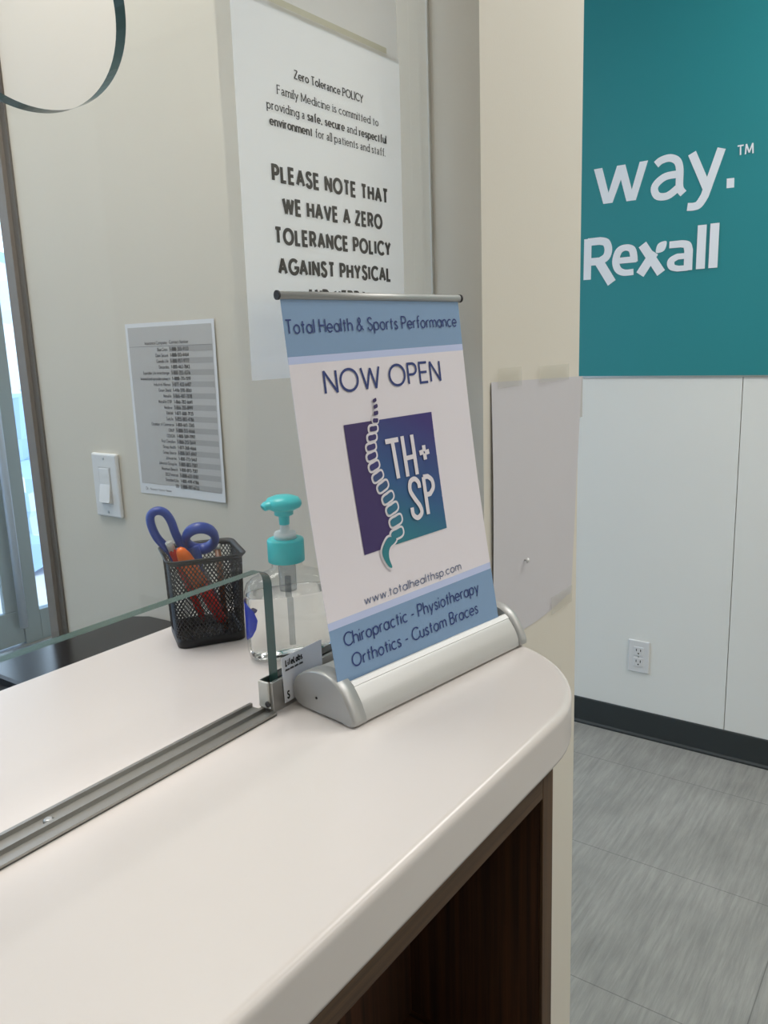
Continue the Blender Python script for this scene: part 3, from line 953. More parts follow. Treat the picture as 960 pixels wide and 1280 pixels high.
for j in range(nz + 1):
    for i in range(nx + 1):
        vs.append(list_pt(-1.1463 + .2130 * i / nx, .0625 + (.3445 - .0625) * j / nz))
fs = [(j * (nx + 1) + i, j * (nx + 1) + i + 1, (j + 1) * (nx + 1) + i + 1, (j + 1) * (nx + 1) + i) for j in range(nz) for i in range(nx)]
ps = MB().add(vs, fs, 0, False).build('sheet', M['paper'], pn)
sd = ps.modifiers.new('thickness', 'SOLIDIFY')
sd.thickness = .0003
sd.offset = -1
put = lambda u, v: list_pt(u, v, .0006)
put0 = lambda u, v: list_pt(u, v, .0004)
# the grey printed area inside the white margin
gm = MB()
for j in range(10):
    for i in range(10):
        a0, a1 = -1.1400 + .2010 * i / 10, -1.1400 + .2010 * (i + 1) / 10
        b0, b1 = .0800 + .2580 * j / 10, .0800 + .2580 * (j + 1) / 10
        q = lambda u, v: list_pt(u, v, .00025)
        gm.add([q(a0, b0), q(a1, b0), q(a1, b1), q(a0, b1)], [(0, 1, 2, 3)], 0, True)
gm.build('printed_area', M['paper_grey'], pn)
stp = MB()
names = ['Blue Cross', 'Claim Secure', 'Canada Life', 'Desjardins', 'Equitable Life (interchange)', 'International (providerconnect)', 'Industrial Alliance', 'Green Shield', 'Manulife', 'Manulife OTIP', 'Medavie', 'RWAM', 'SunLife', 'Chamber of Commerce', 'CINUP', 'COUGHI', 'First Canadian', 'Group Health', 'Group Source', 'Johnson Inc', 'Johnston Group Inc', 'Maximum Benefit', 'SSQ Financial', 'Standard Life', 'SEB']
nums = ['1-888-355-9133', '1-888-513-4464', '1-888-957-9777', '1-800-463-7843', '1-800-355-4376', '1-888-711-1119', '1-877-422-6487', '1-416-598-8061', '1-866-487-7878', '1-866-782-6641', '1-866-355-8999', '1-877-888-7935', '1-855-883-4786', '1-800-665-3365', '1-888-513-4666', '1-800-509-7797', '1-866-213-5644', '1-877-268-4666', '1-888-547-6947', '1-800-773-5467', '1-800-883-7587', '1-800-893-7587', '1-888-651-8181', '1-800-499-4786', '1-888-987-6733']
tb = MB()
tn = MB()
text(tb, 'Insurance Company', -1.0988, -1.0443, .3100, .0050, .0008, put, gap=.25)
text(tb, 'Contact Number', -1.0389, -.9931, .3104, .0050, .0008, put, gap=.25)
ribbon(tb, [(-1.138 + .0198 * i, .3070) for i in range(11)], .0005, .0005, put)
for i, (a, b) in enumerate(zip(names, nums)):
    base = .2994 - i * .00921
    wdt = min(.085, sum(G[c_][0] + .25 for c_ in a) * .0037)
    text(tb, a, -1.0440 - wdt, -1.0440, base, .0048, .0008, put, gap=.25)
    text(tn, b, -1.0390, -.9945, base, .0050, .0011, put, gap=.25)
    if i % 2 == 0:
        for k in range(6):
            a0, a1 = -1.0410 + .1010 * k / 6, -1.0410 + .1010 * (k + 1) / 6
            stp.add([put0(a0, base - .0016), put0(a1, base - .0016), put0(a1, base + .0072), put0(a0, base + .0072)], [(0, 1, 2, 3)], 0, True)
text(tb, 'Dr.', -1.1300, -1.1230, .0690, .0050, .0006, put, gap=.2)
for a, b, k_ in ((-1.1190, -1.1000, 3.1), (-1.0970, -1.0800, 2.6), (-1.0770, -1.0640, 3.7)):    # the scrawl after it cannot be read
    ribbon(tb, [(a + (b - a) * i / 24, .0705 + .0014 * math.sin(i * k_ * .45) + (.0016 if i == 1 else 0)) for i in range(25)], .0006, .0006, put)
stp.build('table_stripes', M['stripe'], pn)
tb.build('lettering', M['ink_soft'], pn)
tn.build('lettering', mat('grey_black_ink', (70, 70, 74), .7), pn)

# ------------------------------------------------------------------ light switch
sw = thing('light_switch', 'white rocker light switch on the beige back wall beside the phone list', 'switch', (-1.2335, BACK, Z(.0685)))
sx_, sz_ = -1.2345, Z(.0690)
MB().prism([(sx_ - .0360, 0, sz_ - .0575), (sx_ + .0360, 0, sz_ - .0575), (sx_ + .0360, 0, sz_ + .0575), (sx_ - .0360, 0, sz_ + .0575)], (0, BACK, 0), (0, BACK - .0075, 0)).build('cover_plate', M['plate'], sw, bevel=.0035, weld=True)
MB().box(sx_ - .0165, sx_ + .0165, BACK - .0082, BACK - .007, sz_ - .0335, sz_ + .0335).build('rocker_frame', mat('pale_grey_plastic', (196, 196, 196), .4), sw)
yb = BACK - .008
rk = [(yb, sz_ + .031), (yb - .001, sz_ + .031), (yb - .0015, sz_ + .002), (yb - .0070, sz_ - .0300), (yb, sz_ - .0310)]
MB().prism([(sx_ - .0145, y, z) for y, z in rk], (0, 0, 0), (.029, 0, 0)).build('rocker', M['plate'], sw, bevel=.0006)
for dz in (.048, -.048):
    MB().lathe([(.0026, 0), (.002, .001)], (sx_, BACK - .0075, sz_ + dz), (0, -1, 0), 12).build('screw', M['alu'], sw)

# ------------------------------------------------------------------ blank sheet on the pier
XP = -.3965
bs = thing('blank_sheet', 'blank grey-white sheet taped to the pier beside the counter end', 'paper', (XP, .85, Z(.11)))
vs = []
n_ = 18
top = [(.7375, .2570), (.9690, .2515)]
def sheet_pt(s_, t_):
    y = .7375 + s_ * (.9700 - .7375) - .020 * t_ * s_ ** 3
    z = (.2570 - .0060 * s_) * (1 - t_) + (-.0235 - .007 * math.sin(math.pi * min(1, s_ * 1.1))) * t_
    return y, z
for j in range(n_ + 1):
    for i in range(n_ + 1):
        s_, t_ = i / n_, j / n_
        y, z = sheet_pt(s_, t_)
        x = XP + .0006 + .0022 * (1 - s_) ** 2 * math.sin(math.pi * min(1, t_ * .9 + .1)) + .002 * s_ ** 4 * (1 - t_)
        vs.append((x, y, Z(z)))
fs = [(j * (n_ + 1) + i, (j + 1) * (n_ + 1) + i, (j + 1) * (n_ + 1) + i + 1, j * (n_ + 1) + i + 1) for j in range(n_) for i in range(n_)]
ps = MB().add(vs, fs, 0, False).build('sheet', mat('blank_paper', (203, 200, 203), .8, noise=.012, nscale=25), bs)
sd = ps.modifiers.new('thickness', 'SOLIDIFY')
sd.thickness = .0003
MB().box(XP, XP + .0004, .9675, .9790, Z(.2000), Z(.2505)).build('folded_corner', M['paper_grey'], bs)
for y0, y1, z0, z1 in ((.7500, .8040, .250, .2700), (.8480, .9300, .250, .2680), (.8850, .9480, -.034, -.012)):
    MB().box(XP + .0024, XP + .0027, y0, y1, Z(z0), Z(z1)).build('tape', M['tape'], bs)
pp = thing('push_pin', 'small white pin head stuck in the blank sheet', 'pin', (XP + .004, .8136, Z(.0529)))
MB().lathe([(.0008, -.004), (.0008, 0)], (XP + .005, .8136, Z(.0529)), (1, 0, 0), 10).build('shank', M['alu'], pp)
MB().lathe([(.0012, 0), (.0028, .0006), (.0030, .0016), (.0018, .0026), (.0004, .003)], (XP + .004, .8136, Z(.0529)), (1, 0, 0), 14).build('head', M['plate'], pp)

# ------------------------------------------------------------------ staff desk below the counter
dk = thing('staff_desk', 'dark grey staff desk top lower than the white counter behind the glass', 'desk', (-.9, .2, Z(-.16)))
poly = [(-.720, -1.5), (-.720, BACK - .004), (-1.105, BACK - .004), (-1.150, .866), (-1.178, .850), (-1.192, .820), (-1.215, .60), (-1.215, -1.5)]
MB().prism([(x, y, 0) for x, y in poly], (0, 0, Z(-.190)), (0, 0, Z(-.160))).build('desk_top', M['desk'], dk, bevel=.002, weld=True)
MB().box(-.90, -.87, -1.4, .80, 0, Z(-.19)).build('desk_panel', M['desk'], dk)
MB().box(-1.12, -.90, .70, .73, 0, Z(-.19)).build('leg_panel', M['desk'], dk)
kt = thing('desk_tray', 'black flat tray lying at the near end of the dark desk', 'tray', (-.95, .42, Z(-.16)))
MB().box(-1.14, -.80, .18, .560, Z(-.16), Z(-.156)).build('tray_base', M['black'], kt)
tr2 = MB()
for a in ((-1.14, -1.132, .18, .56), (-.808, -.80, .18, .56), (-1.132, -.808, .18, .188), (-1.132, -.808, .552, .56)):
    tr2.box(*a, Z(-.156), Z(-.146))
tr2.build('tray_rim', M['black'], kt)

# ------------------------------------------------------------------ mesh pencil cup
CX, CY = -.6435, .5575
PHI = math.atan2(.0640, .0415)
ca, sa = math.cos(PHI), math.sin(PHI)
def cup(a, b, z):
    a, b = a * 1.06, b * 1.06
    return Vector((CX + a * ca - b * sa, CY + a * sa + b * ca, Z(z)))
pc = thing('pencil_cup', 'square black wire mesh pencil cup on the white counter', 'pencil cup', (CX, CY, Z0))
def rsq(h, r, n=6):
    out = []
    for (sx2, sy2, a0) in ((1, -1, -90), (1, 1, 0), (-1, 1, 90), (-1, -1, 180)):
        for i in range(n + 1):
            a = math.radians(a0 + 90 * i / n)
            out.append((sx2 * (h - r) + r * math.cos(a), sy2 * (h - r) + r * math.sin(a)))
    return out
b_ = MB()
b_.loft([[cup(*p, z) for p in rsq(h, r)] for h, r, z in ((.0315, .008, 0), (.0330, .009, .001), (.0330, .009, .009), (.0322, .009, .0105), (.0312, .008, .0105), (.0310, .008, .002))], cap0=True, cap1=True)
b_.build('base', M['mesh'], pc)
rim = MB()
hs = [(.0350, .009, .0905), (.0362, .010, .0900), (.0385, .012, .0925), (.0388, .012, .0938), (.0378, .011, .0945), (.0352, .009, .0932), (.0342, .008, .0910), (.0342, .008, .0880), (.0350, .009, .0880)]
rr = [[cup(*p, z) for p in rsq(h, r)] for h, r, z in hs]
rr.append(rr[0])
rim.loft(rr, cap0=False, cap1=False)
rim.build('rim', M['mesh'], pc)
# woven diamond wires round the four sides, on a surface from the base up to the rim
wm = MB()
per = []
lo_, hi_ = rsq(.0326, .009, 4), rsq(.0346, .009, 4)
def perim(poly):
    L = [0]
    for i in range(len(poly)):
        L.append(L[-1] + (Vector(poly[(i + 1) % len(poly)]) - Vector(poly[i])).length)
    return L
Ll, Lh = perim(lo_), perim(hi_)
def on(poly, L, s_):
    s_ = (s_ % 1) * L[-1]
    for i in range(len(poly)):
        if L[i + 1] >= s_:
            t = (s_ - L[i]) / max(1e-9, L[i + 1] - L[i])
            return Vector(poly[i]).lerp(Vector(poly[(i + 1) % len(poly)]), t)
    return Vector(poly[0])
def wall_pt(s_, t, d=0):
    p = on(lo_, Ll, s_).lerp(on(hi_, Lh, s_), t)
    if d:
        p = p * (1 + d / .034)
    return cup(p.x, p.y, .009 + t * (.0895 - .009))
NW = 66
span = .0805 / (Ll[-1] / NW) * .62           # diamonds stand a little taller than wide
wr = .00050
for k in range(NW):
    for sgn in (1, -1):
        steps = 14
        pts = [(k / NW + sgn * span / NW * i / steps, i / steps) for i in range(steps + 1)]
        for i in range(steps):
            (s0, t0), (s1, t1) = pts[i], pts[i + 1]
            p0, p1 = wall_pt(s0, t0), wall_pt(s1, t1)
            q0, q1 = wall_pt(s0, t0, .0005), wall_pt(s1, t1, .0005)
            nrm = (q0 - p0).normalized()
            side = (p1 - p0).cross(nrm).normalized() * wr
            wm.add([p0 - side, p0 + side, p1 + side, p1 - side, q0 - side, q0 + side, q1 + side, q1 - side],
                   [(4, 5, 6, 7), (3, 2, 1, 0), (1, 2, 6, 5), (0, 4, 7, 3)])
wm.build('wire_mesh', M['mesh'], pc)

# ------------------------------------------------------------------ scissors, highlighter and pen in the cup
U_, N_ = Vector((.6552, .7555, 0)), Vector((.7555, -.6552, 0))
C0 = Vector((-.64, .555, Z(.1)))
def sc(a, b, d=0):
    return C0 + U_ * a + Vector((0, 0, b)) + N_ * d
ss = thing('scissors', 'scissors with blue plastic loop handles standing in the mesh cup', 'scissors', sc(0, -.08))
dep = -.006
l1 = [(-.0262, -.0180), (-.0318, -.0060), (-.0435, .0100), (-.0485, .0250), (-.0478, .0345), (-.0415, .0385), (-.0340, .0360), (-.0285, .0270), (-.0250, .0135), (-.0205, .0010), (-.0150, -.0130)]
pth = catmull([sc(a, b, dep) for a, b in l1], 6)
mb = MB()
mb.tube(pth, [.0045] * len(pth), [.0062] * len(pth), n=14, up=N_)
l2 = [(.0000 + .0150 * math.cos(a) * math.cos(-.38) - .0142 * math.sin(a) * math.sin(-.38), .0058 + .0150 * math.cos(a) * math.sin(-.38) + .0142 * math.sin(a) * math.cos(-.38)) for a in [2 * math.pi * i / 40 for i in range(40)]]
mb2 = MB()
# the second loop is turned away, so it sits oblique in depth
mb2.tube([sc(a, b, dep + .002 + (b - .006) * .9) for a, b in l2], .0044, .0068, n=14, closed=True, up=(N_ + Vector((0, 0, -.9))).normalized())
h1 = mb.build('handle', M['blue'], ss)
sh = MB().tube([sc(-.0200, -.0010, dep), sc(-.0120, -.0200, dep), sc(-.0060, -.0330, dep)], [.0075, .0080, .0055], .0045, n=12, up=N_)
sh.build('handle', M['blue'], ss)
mb2.tube([sc(-.0085, -.0030, dep), sc(-.0060, -.0140, dep), sc(-.0040, -.0300, dep)], [.0060, .0062, .0050], .0045, n=12, up=N_)
mb2.build('handle', M['blue'], ss)
for dd, off in ((.0012, 0), (-.0012, .003)):
    bl = [(-.0090, -.0260), (.0005, -.0300), (.0080, -.0500), (.0190, -.0885), (.0172, -.0890), (.0020, -.0560)]
    MB().prism([sc(a + off, b, dep + dd) for a, b in bl], N_ * -.0008, N_ * .0008).build('blade', M['steel'], ss)
MB().lathe([(.0034, -.003), (.0034, .003)], sc(-.0020, -.0350, dep), N_, 16).build('pivot_screw', M['steel'], ss)

hl = thing('highlighter', 'orange highlighter marker leaning in the mesh cup', 'marker', sc(.0150, -.0880))
pa, pb = sc(-.0222, .0010, .010), sc(.0165, -.0865, .002)
ax_ = (pa - pb).normalized()
Lh_ = (pa - pb).length
MB().lathe([(.0030, .0005), (.0052, .003), (.0060, .012), (.0064, .052)], pb, ax_, 24).build('barrel', M['red'], hl)
MB().lathe([(.0064, .0505), (.0078, .0505), (.0080, Lh_ - .022), (.0072, Lh_ - .010), (.0050, Lh_ - .003), (.0024, Lh_)], pb, ax_, 24).build('cap', M['orange'], hl)
rp = thing('pen', 'red pen with a clear cap end beside the orange highlighter in the cup', 'pen', sc(.004, -.085))
pa, pb = sc(-.0325, .0075, .004), sc(-.0030, -.0865, -.010)
ax_ = (pa - pb).normalized()
Lp = (pa - pb).length
MB().lathe([(.0010, .0), (.0036, .008), (.0040, .012), (.0040, Lp - .010), (.0030, Lp - .009)], pb, ax_, 18).build('barrel', M['red'], rp)
MB().lathe([(.0040, Lp - .011), (.0043, Lp - .011), (.0043, Lp - .001), (.0030, Lp)], pb, ax_, 6).build('end_cap', mat('frosted_clear_plastic', (214, 214, 210), .25), rp)
pb2 = thing('pencil', 'dark pencil standing at the right side inside the mesh cup', 'pencil', cup(.012, .012, 0))
p0, p1 = cup(.018, -.004, .004), cup(.020, .022, .086)
MB().tube([p0, p1], .0034, n=6).build('barrel', mat('brown_pencil_paint', (112, 62, 28), .4), pb2)
MB().lathe([(.0034, 0), (.0036, .001), (.0034, .006)], p1, (p1 - p0), 12).build('ferrule', M['alu'], pb2)

# ------------------------------------------------------------------ hand sanitizer bottle
BX, BY = -.5270, .5625
ang = math.radians(56)                       # direction of the broad side
bu, bv_ = Vector((math.cos(ang), math.sin(ang), 0)), Vector((-math.sin(ang), math.cos(ang), 0))
bt = thing('sanitizer_bottle', 'clear hand sanitizer pump bottle with teal pump behind the glass', 'bottle', (BX, BY, Z0))
def oval(a, b, z, n=40, p=2.6):
    out = []
    for i in range(n):
        t = 2 * math.pi * i / n
        c_, s_ = math.cos(t), math.sin(t)
        out.append(Vector((BX, BY, Z(z))) + bu * a * math.copysign(abs(c_) ** (2 / p), c_) + bv_ * b * math.copysign(abs(s_) ** (2 / p), s_))
    return out
prof = [(.034, .014, .0006, 2.6), (.0395, .0185, .0012, 2.6), (.0420, .0215, .004, 2.6), (.0432, .0225, .010, 2.6), (.0434, .0228, .030, 2.6), (.0434, .0228, .062, 2.6), (.0428, .0222, .070, 2.6), (.0405, .0205, .0765, 2.5), (.0350, .0185, .0815, 2.4), (.0260, .0165, .0850, 2.2), (.0185, .0150, .0872, 2), (.0150, .0140, .0900, 2), (.0142, .0140, .0985, 2)]
MB().loft([oval(a, b, z, p=p) for a, b, z, p in prof], cap1=False).build('bottle_body', M['bottle'], bt)
inn = [(max(.01, a - .0014), max(.008, b - .0014), z + .0016, p) for a, b, z, p in prof[:6]] + [(.0418, .0212, .0655, 2.6)]
MB().loft([oval(a, b, z, p=p) for a, b, z, p in inn]).build('gel', M['gel'], bt)
Bc = Vector((BX, BY, Z0))
MB().lathe([(.0030, .012), (.0030, .080)], Bc, n=14).build('dip_tube', M['tube'], bt)
MB().lathe([(.0030, .066), (.0082, .0665), (.0085, .070), (.0085, .097)], Bc, n=20).build('pump_housing', M['tube'], bt)
rg = MB()
nr = 72
def ridge(r, z):
    return [Bc + Vector(((r + (.0004 if i % 2 else 0)) * math.cos(2 * math.pi * i / nr), (r + (.0004 if i % 2 else 0)) * math.sin(2 * math.pi * i / nr), z)) for i in range(nr)]
rg.loft([ridge(.0166, .0955), ridge(.0174, .0962), ridge(.0174, .1165), ridge(.0166, .1182), ridge(.0110, .1184)])
rg.build('screw_cap', M['pump'], bt)
MB().lathe([(.0108, .1183), (.0108, .1235), (.0098, .1250), (.0048, .1252), (.0044, .1330)], Bc, n=28).build('pump_collar', M['collar'], bt)
ph_ = MB()
ph_.lathe([(.0046, .1320), (.0050, .1325), (.0052, .1400), (.0080, .1412), (.0092, .1420), (.0092, .1452), (.0125, .1470), (.0165, .1490), (.0178, .1515), (.0174, .1545), (.0150, .1580), (.0090, .1602), (.0030, .1607)], Bc, n=36)
ndir = Vector((-.40, -.92, 0)).normalized()
nz_ = [Bc + Vector((0, 0, .1528)) + ndir * .002, Bc + Vector((0, 0, .1530)) + ndir * .0130, Bc + Vector((0, 0, .1522)) + ndir * .0180, Bc + Vector((0, 0, .1504)) + ndir * .0208]
ph_.tube(nz_, [.0105, .0092, .0070, .0052], [.0048, .0046, .0042, .0034], n=14)
ph_.build('pump_head', M['pump'], bt)
lb = MB()
rows_ = []
for z, w_ in ((.022, .006), (.028, .016), (.036, .021), (.045, .023), (.053, .020), (.060, .010)):
    row = []
    for i in range(7):
        t = math.radians(168) + (i / 6 - .5) * (w_ / .0125)
        c_, s_ = math.cos(t), math.sin(t)
        p = 2.6
        row.append(Vector((BX, BY, Z(z))) + bu * .0438 * math.copysign(abs(c_) ** (2 / p), c_) + bv_ * .0232 * math.copysign(abs(s_) ** (2 / p), s_))
    rows_.append(row)
lb.loft(rows_, 0, True, False, False, closed=False)
lb.build('label', M['label_blue'], bt)

# ------------------------------------------------------------------ small printed card against the channel
sk = thing('printed_card', 'small white printed card behind the silver base of the banner', 'card', (-.438, .481, Z0))
xk = -.4485
kp = [(.4662, .0044), (.5165, .0044), (.5165, .0450), (.4645, .0450)]
MB().prism([(xk, y, Z(z)) for y, z in kp], (-.0002, 0, 0), (.0002, 0, 0)).build('card', M['paper'], sk)
put = lambda u, v: (xk + .0004, u, Z(v))
lt = MB()
text(lt, 'LifeLabs', .4690, .4905, .0365, .0052, .0013, put)
for a, b in ((.4685, .4735), (.4745, .4790), (.4800, .4850), (.4860, .4905)):     # a line too small to read
    ribbon(lt, [(a + (b - a) * k / 8, .0326 + (.0011 if k % 2 else -.0006)) for k in range(9)], .0007, .0007, put)
text(lt, 'S', .4690, .4722, .0075, .0062, .0014, put)
lt.build('lettering', M['ink'], sk)

# ------------------------------------------------------------------ table-top banner stand
YB = .1480
bd = Vector((math.sin(YB), math.cos(YB), 0))
be = Vector((-math.cos(YB), math.sin(YB), 0))
bF = Vector((-.3765, .4645, Z0))
st = thing('banner_stand', 'table-top roll-up banner in a silver base on the white counter', 'banner', bF + bd * .12 + be * .035)
def bp(e_, z, d_):
    return bF + be * e_ + bd * d_ + Vector((0, 0, z))
capo = [(-.0030, .0022), (-.0028, .0060), (-.0010, .0105), (.0030, .0185), (.0085, .0265), (.0150, .0325), (.0230, .0365), (.0330, .0385), (.0430, .0380), (.0540, .0350), (.0630, .0300), (.0700, .0235), (.0728, .0160), (.0718, .0085), (.0670, .0035), (.0600, .0014), (.0080, .0014), (.0060, .0002), (.0000, .0002)]
capo = [(p.x, p.y) for p in catmull([(a, b, 0) for a, b in capo[:15]], 4)] + capo[15:]
for d0, d1 in ((0, .0145), (.2275, .2420)):
    cxm = sum(p[0] for p in capo) / len(capo)
    rings = []
    for s_, d_ in ((.930, 0), (.965, .0006), (.990, .0020), (1.0, .0040)):
        rings.append([bp(.035 + (a - .035) * s_, max(.0003, .016 + (b - .016) * s_), (d0 + d_) if d0 < .1 else (d1 - d_)) for a, b in capo])
    rings.append([bp(a, b, d1 if d0 < .1 else d0) for a, b in capo])
    c_ = MB().loft(rings).build('end_cap', M['alu_paint'], st, weld=True)
    if d0 < .1:
        MB().lathe([(.0011, 0), (.0011, .0004)], bp(.0405, .0150, -.0002), -bd, 14).build('screw_hole', M['black'], c_)
body = [(-.0024, .0024), (-.0018, .0080), (.0018, .0165), (.0072, .0245), (.0110, .0288), (.0140, .0312), (.0150, .0312), (.0150, .0180), (.0262, .0180), (.0262, .0362), (.0330, .0375), (.0430, .0370), (.0540, .0340), (.0630, .0290), (.0695, .0230), (.0720, .0160), (.0710, .0085), (.0660, .0035), (.0600, .0018), (.0040, .0018)]
body = [(p.x, p.y) for p in catmull([(a, b, 0) for a, b in body[:6]], 5)] + body[6:9] + [(p.x, p.y) for p in catmull([(a, b, 0) for a, b in body[9:]], 5)]
b0 = MB()
b0.loft([[bp(a, b, .0145) for a, b in body], [bp(a, b, .2275) for a, b in body]], smooth=False)
b0.build('housing', M['alu_body'], st, bevel=.0006)
# lighter lip along the slot
lip = [(.0100, .0287), (.0138, .0316), (.0152, .0318), (.0152, .0300), (.0136, .0298), (.0108, .0272)]
MB().loft([[bp(a, b, .0146) for a, b in lip], [bp(a, b, .2274) for a, b in lip]], smooth=False).build('slot_lip', mat('pale_satin_lip', (212, 212, 210), .5, .2), st)
# the printed banner
K = 1.0127
LEAN, YP = .1477, .1599
pd = Vector((math.sin(YP), math.cos(YP), 0))
pe = Vector((-math.cos(YP), math.sin(YP), 0))
pu = Vector((0, 0, 1)) * math.cos(LEAN) + pe * math.sin(LEAN)
pn_ = pd.cross(pu).normalized()
if pn_.x < 0:
    pn_ = -pn_
PB = Vector((-.3881 * K, .4646 * K, Z(.0378 * K - .30 * (K - 1))))
def ban(u, v, off=0):
    bow = .0035 * math.sin(math.pi * max(0, min(1, v / .3)))
    return PB + pd * u * K + pu * v * K + pn_ * (off - bow)
bands = [(-.016, .0409, 1), (.0409, .0470, 2), (.0470, .2510, 0), (.2510, .2568, 2), (.2568, .3020, 1)]
bn = MB()
rowsv = []
for v0, v1, mi in bands:
    n = max(1, int((v1 - v0) / .02))
    for k in range(n):
        a, b = v0 + (v1 - v0) * k / n, v0 + (v1 - v0) * (k + 1) / n
        ta, tb_ = .0045 * (1 if True else 0), 0
        sk_ = lambda v: .0048 if .03 < v < .27 else 0
        bn.add([ban(0, a), ban(.21, a + sk_(a)), ban(.21, b + sk_(b)), ban(0, b)], [(0, 1, 2, 3)], mi, False)
bn_ = bn.build('banner_sheet', [M['print_white'], M['print_blue'], M['print_pale'], M['banner_back']], st)
sd = bn_.modifiers.new('thickness', 'SOLIDIFY')
sd.thickness = .0005
sd.offset = -1
sd.material_offset = 0
rd = MB()
rd.tube([ban(-.002, .3035), ban(.212, .3035)], .0028, .0032, n=14)
rd.build('top_rail', M['alu_paint'], st)
rc_ = MB()
for u_ in (-.0035, .2125):
    rc_ = MB().tube([ban(u_, .3035), ban(u_ + .0018, .3035)], .0034, .0037, n=14)
    rc_.build('rail_end_cap', M['slot'], st)
# support pole behind the sheet
MB().tube([bp(.030, .020, .118), ban(.105, .300, -.006)], .0028, n=12).build('support_pole', M['alu'], st)
OFF = .0004
def printer(off=OFF):
    return lambda u, v: ban(u, v, off)
put = printer()
for s_, a, b, base, cap, w, m_ in (
        ('Total Health & Sports Performance', .0010, .2045, .2745, .0102, .00115, 'navy'),
        ('NOW OPEN', .0322, .1745, .2270, .0175, .00215, 'navy'),
        ('www.totalhealthsp.com', .0415, .1670, .0522, .0072, .00085, 'greyblue'),
        ('Chiropractic - Physiotherapy', .0130, .1870, .0248, .0105, .00115, 'navy'),
        ('Orthotics - Custom Braces', .0178, .1815, .0064, .0105, .00115, 'navy')):
    lt = MB()
    slope = .003 / .17 if base > .05 or base < .05 else 0
    n_seg = lambda u, v, a=a, sl=slope: ban(u, v + (u - a) * sl, OFF)
    text(lt, s_, a, b, base, cap, w, n_seg)
    lt.build('lettering', M[m_], st)
# logo: square split by a spine
spine = [(.0854, .2176), (.0857, .2125), (.0851, .2069), (.0836, .2008), (.0799, .1942), (.0772, .187), (.0747, .1792), (.0740, .1716), (.0752, .1631), (.0778, .1539), (.0820, .1448), (.0862, .1344), (.0893, .1244), (.0915, .1135), (.0905, .1025)]
lg = MB()
sq = [(.0476, .2003), (.1556, .2022), (.1554, .0956), (.0500, .0921)]
mid = spine[3:] + [(.0860, .0935)]
mid[0] = (.0836, .2010)
for p0, p1 in zip(mid[:-1], mid[1:]):
    def lx(v):
        return .0476 + (.2003 - v) * (.0024 / .1082)
    b0_, b1_ = p0[1], p1[1]
    bl0 = b0_ if p0 is not mid[0] else .2003
    bl1 = b1_ if p1 is not mid[-1] else .0921
    br1 = b1_ if p1 is not mid[-1] else .0956
    br0 = b0_ if p0 is not mid[0] else .2022
    lg.add([put(lx(bl0), bl0), put(lx(bl1), bl1), put(*p1), put(*p0)], [(0, 1, 2, 3)], 0)
    lg.add([put(*p0), put(*p1), put(.1555, br1), put(.1556, br0)], [(0, 1, 2, 3)], 1)
base_l = ban(0, 0) - parent_world(st)
g_dir = (pu * .75 + pd * .35)
o_l = ban(.075, .100) - parent_world(st)
right_m = grad_mat('logo_teal_to_indigo', [(0, (36, 124, 136)), (.45, (40, 86, 138)), (1, (54, 40, 116))], o_l, g_dir, .118)
left_m = mat('logo_purple', (58, 40, 98), .5)
lo = lg.build('logo', [left_m, right_m], st)
vert_m = grad_mat('spine_purple_to_teal', [(0, (40, 132, 136)), (.35, (44, 110, 140)), (.62, (56, 52, 116)), (1, (52, 34, 92))], ban(.08, .075) - parent_world(st), pu, .145)
sp_in, sp_out = MB(), MB()
def vert(cx_, cy_, w_, h_, tilt, mbx, off, grow=0):
    pts = []
    for i in range(28):
        t = 2 * math.pi * i / 28
        c_, s_ = math.cos(t), math.sin(t)
        a = (w_ / 2) * math.copysign(abs(c_) ** .7, c_)
        b = (h_ / 2) * math.copysign(abs(s_) ** .7, s_) * (.80 + .20 * abs(c_)) + (.12 * h_ if c_ > .2 else -.06 * h_) * abs(c_)
        g_ = Vector((c_, s_)) * grow
        a, b = a + g_.x, b + g_.y
        pts.append(ban(cx_ + a * math.cos(tilt) - b * math.sin(tilt), cy_ + a * math.sin(tilt) + b * math.cos(tilt), off))
    mbx.add(pts, [list(range(28))])
for i, (x_, y_) in enumerate(spine):
    j0, j1 = max(0, i - 1), min(len(spine) - 1, i + 1)
    tv = Vector((spine[j1][0] - spine[j0][0], spine[j1][1] - spine[j0][1]))
    tilt = math.atan2(tv.y, tv.x) + math.pi / 2
    if i < 4:
        w_, h_ = .0046 + .0005 * i, .0036 + .0003 * i
        vert(x_, y_, w_, h_, tilt + .2, sp_in, OFF * 3)
        if i == 3:
            vert(x_, y_, w_, h_, tilt + .2, sp_out, OFF * 2, .0013)
    else:
        k = (i - 4) / 10
        w_, h_ = .0088 + .0060 * k, .0052 + .0032 * k
        vert(x_, y_, w_, h_, tilt * .4 + .12, sp_in, OFF * 3)
        vert(x_, y_, w_, h_, tilt * .4 + .12, sp_out, OFF * 2, .0021)
tail = [(.0883, .0985), (.0800, .1015), (.0740, .0974), (.0698, .0914), (.0703, .0850), (.0748, .0770), (.0786, .0758), (.0768, .0833), (.0775, .0893), (.0806, .0933), (.0857, .0955)]
tc_ = [p for p in catmull([(a, b, 0) for a, b in tail], 4, True)]
sp_in.add([ban(p.x, p.y, OFF * 3) for p in tc_], [list(range(len(tc_)))])
cxm = sum(p.x for p in tc_) / len(tc_)
cym = sum(p.y for p in tc_) / len(tc_)
og = []
for i, p in enumerate(tc_):
    t = (tc_[(i + 1) % len(tc_)] - tc_[i - 1]).normalized()
    nn = Vector((-t.y, t.x, 0)) * -1
    og.append(p + nn * .0019)
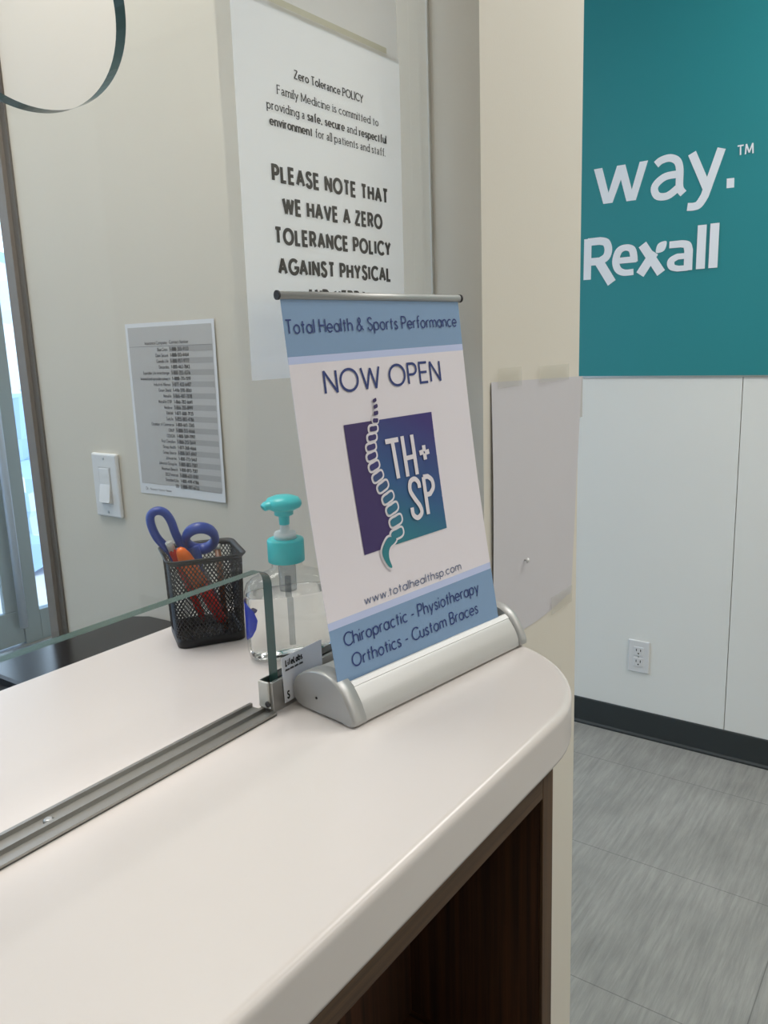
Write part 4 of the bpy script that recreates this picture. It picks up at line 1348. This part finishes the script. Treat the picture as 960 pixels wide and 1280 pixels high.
area = sum(tc_[i].x * tc_[(i + 1) % len(tc_)].y - tc_[(i + 1) % len(tc_)].x * tc_[i].y for i in range(len(tc_)))
if area < 0:
    og = [p * 2 - q for p, q in zip(tc_, og)]
sp_out.add([ban(p.x, p.y, OFF * 2) for p in og], [list(range(len(og)))])
sp_out.build('spine_outline', M['print_white'], lo)
sp_in.build('spine', vert_m, lo)
lt = MB()
put3 = printer(OFF * 2.5)
ribbon(lt, [(.0918, .1818), (.1078, .1822)], .0043, .0043, put3)
ribbon(lt, [(.1003, .1820), (.1020, .1490)], .0043, .0043, put3)
ribbon(lt, [(.1129, .1845), (.1138, .1490)], .0043, .0043, put3)
ribbon(lt, [(.1252, .1845), (.1260, .1492)], .0043, .0043, put3)
ribbon(lt, [(.1133, .1648), (.1255, .1654)], .0040, .0040, put3)
ribbon(lt, [(.1324, .1673), (.1378, .1680)], .0044, .0044, put3)
ribbon(lt, [(.1396, .1668), (.1452, .1676)], .0044, .0044, put3)
ribbon(lt, [(.1389, .1682), (.1388, .1737)], .0044, .0044, put3)
ribbon(lt, [(.1390, .1608), (.1388, .1664)], .0044, .0044, put3)
ribbon(lt, sp((.1263, .1370), (.1259, .1420), (.1216, .1457), (.1158, .1440), (.1140, .1367), (.1182, .1290), (.1238, .1212), (.1247, .1150), (.1190, .1115), (.1138, .1150), (.1133, .1215)), .0043, .0043, put3)
ribbon(lt, [(.1330, .1458), (.1330, .1122)], .0043, .0043, put3)
ribbon(lt, [(.1330, .1458)] + sp((.1391, .1456), (.1440, .1415), (.1444, .1349), (.1392, .1298)) + [(.1330, .1296)], .0043, .0043, put3)
lt.build('lettering', M['print_white'], lo)

# ------------------------------------------------------------------ ceiling fittings that carry the lamps (above the picture)
for lx, ly, d_, ls in LAMPS:
    c_ = thing('ceiling_light', 'recessed rectangular ceiling troffer light', 'ceiling light', (lx, ly, 2.69), 'ceiling troffers')
    f_ = MB()
    for a in ((-.32, -.30, -d_ / 2 - .02, d_ / 2 + .02), (.30, .32, -d_ / 2 - .02, d_ / 2 + .02), (-.30, .30, -d_ / 2 - .02, -d_ / 2), (-.30, .30, d_ / 2, d_ / 2 + .02)):
        f_.box(lx + a[0], lx + a[1], ly + a[2], ly + a[3], 2.675, 2.70)
    f_.build('frame', M['plate'], c_)
    MB().box(lx - .30, lx + .30, ly - d_ / 2, ly + d_ / 2, 2.685, 2.70).build('diffuser', M['diffuser'], c_)
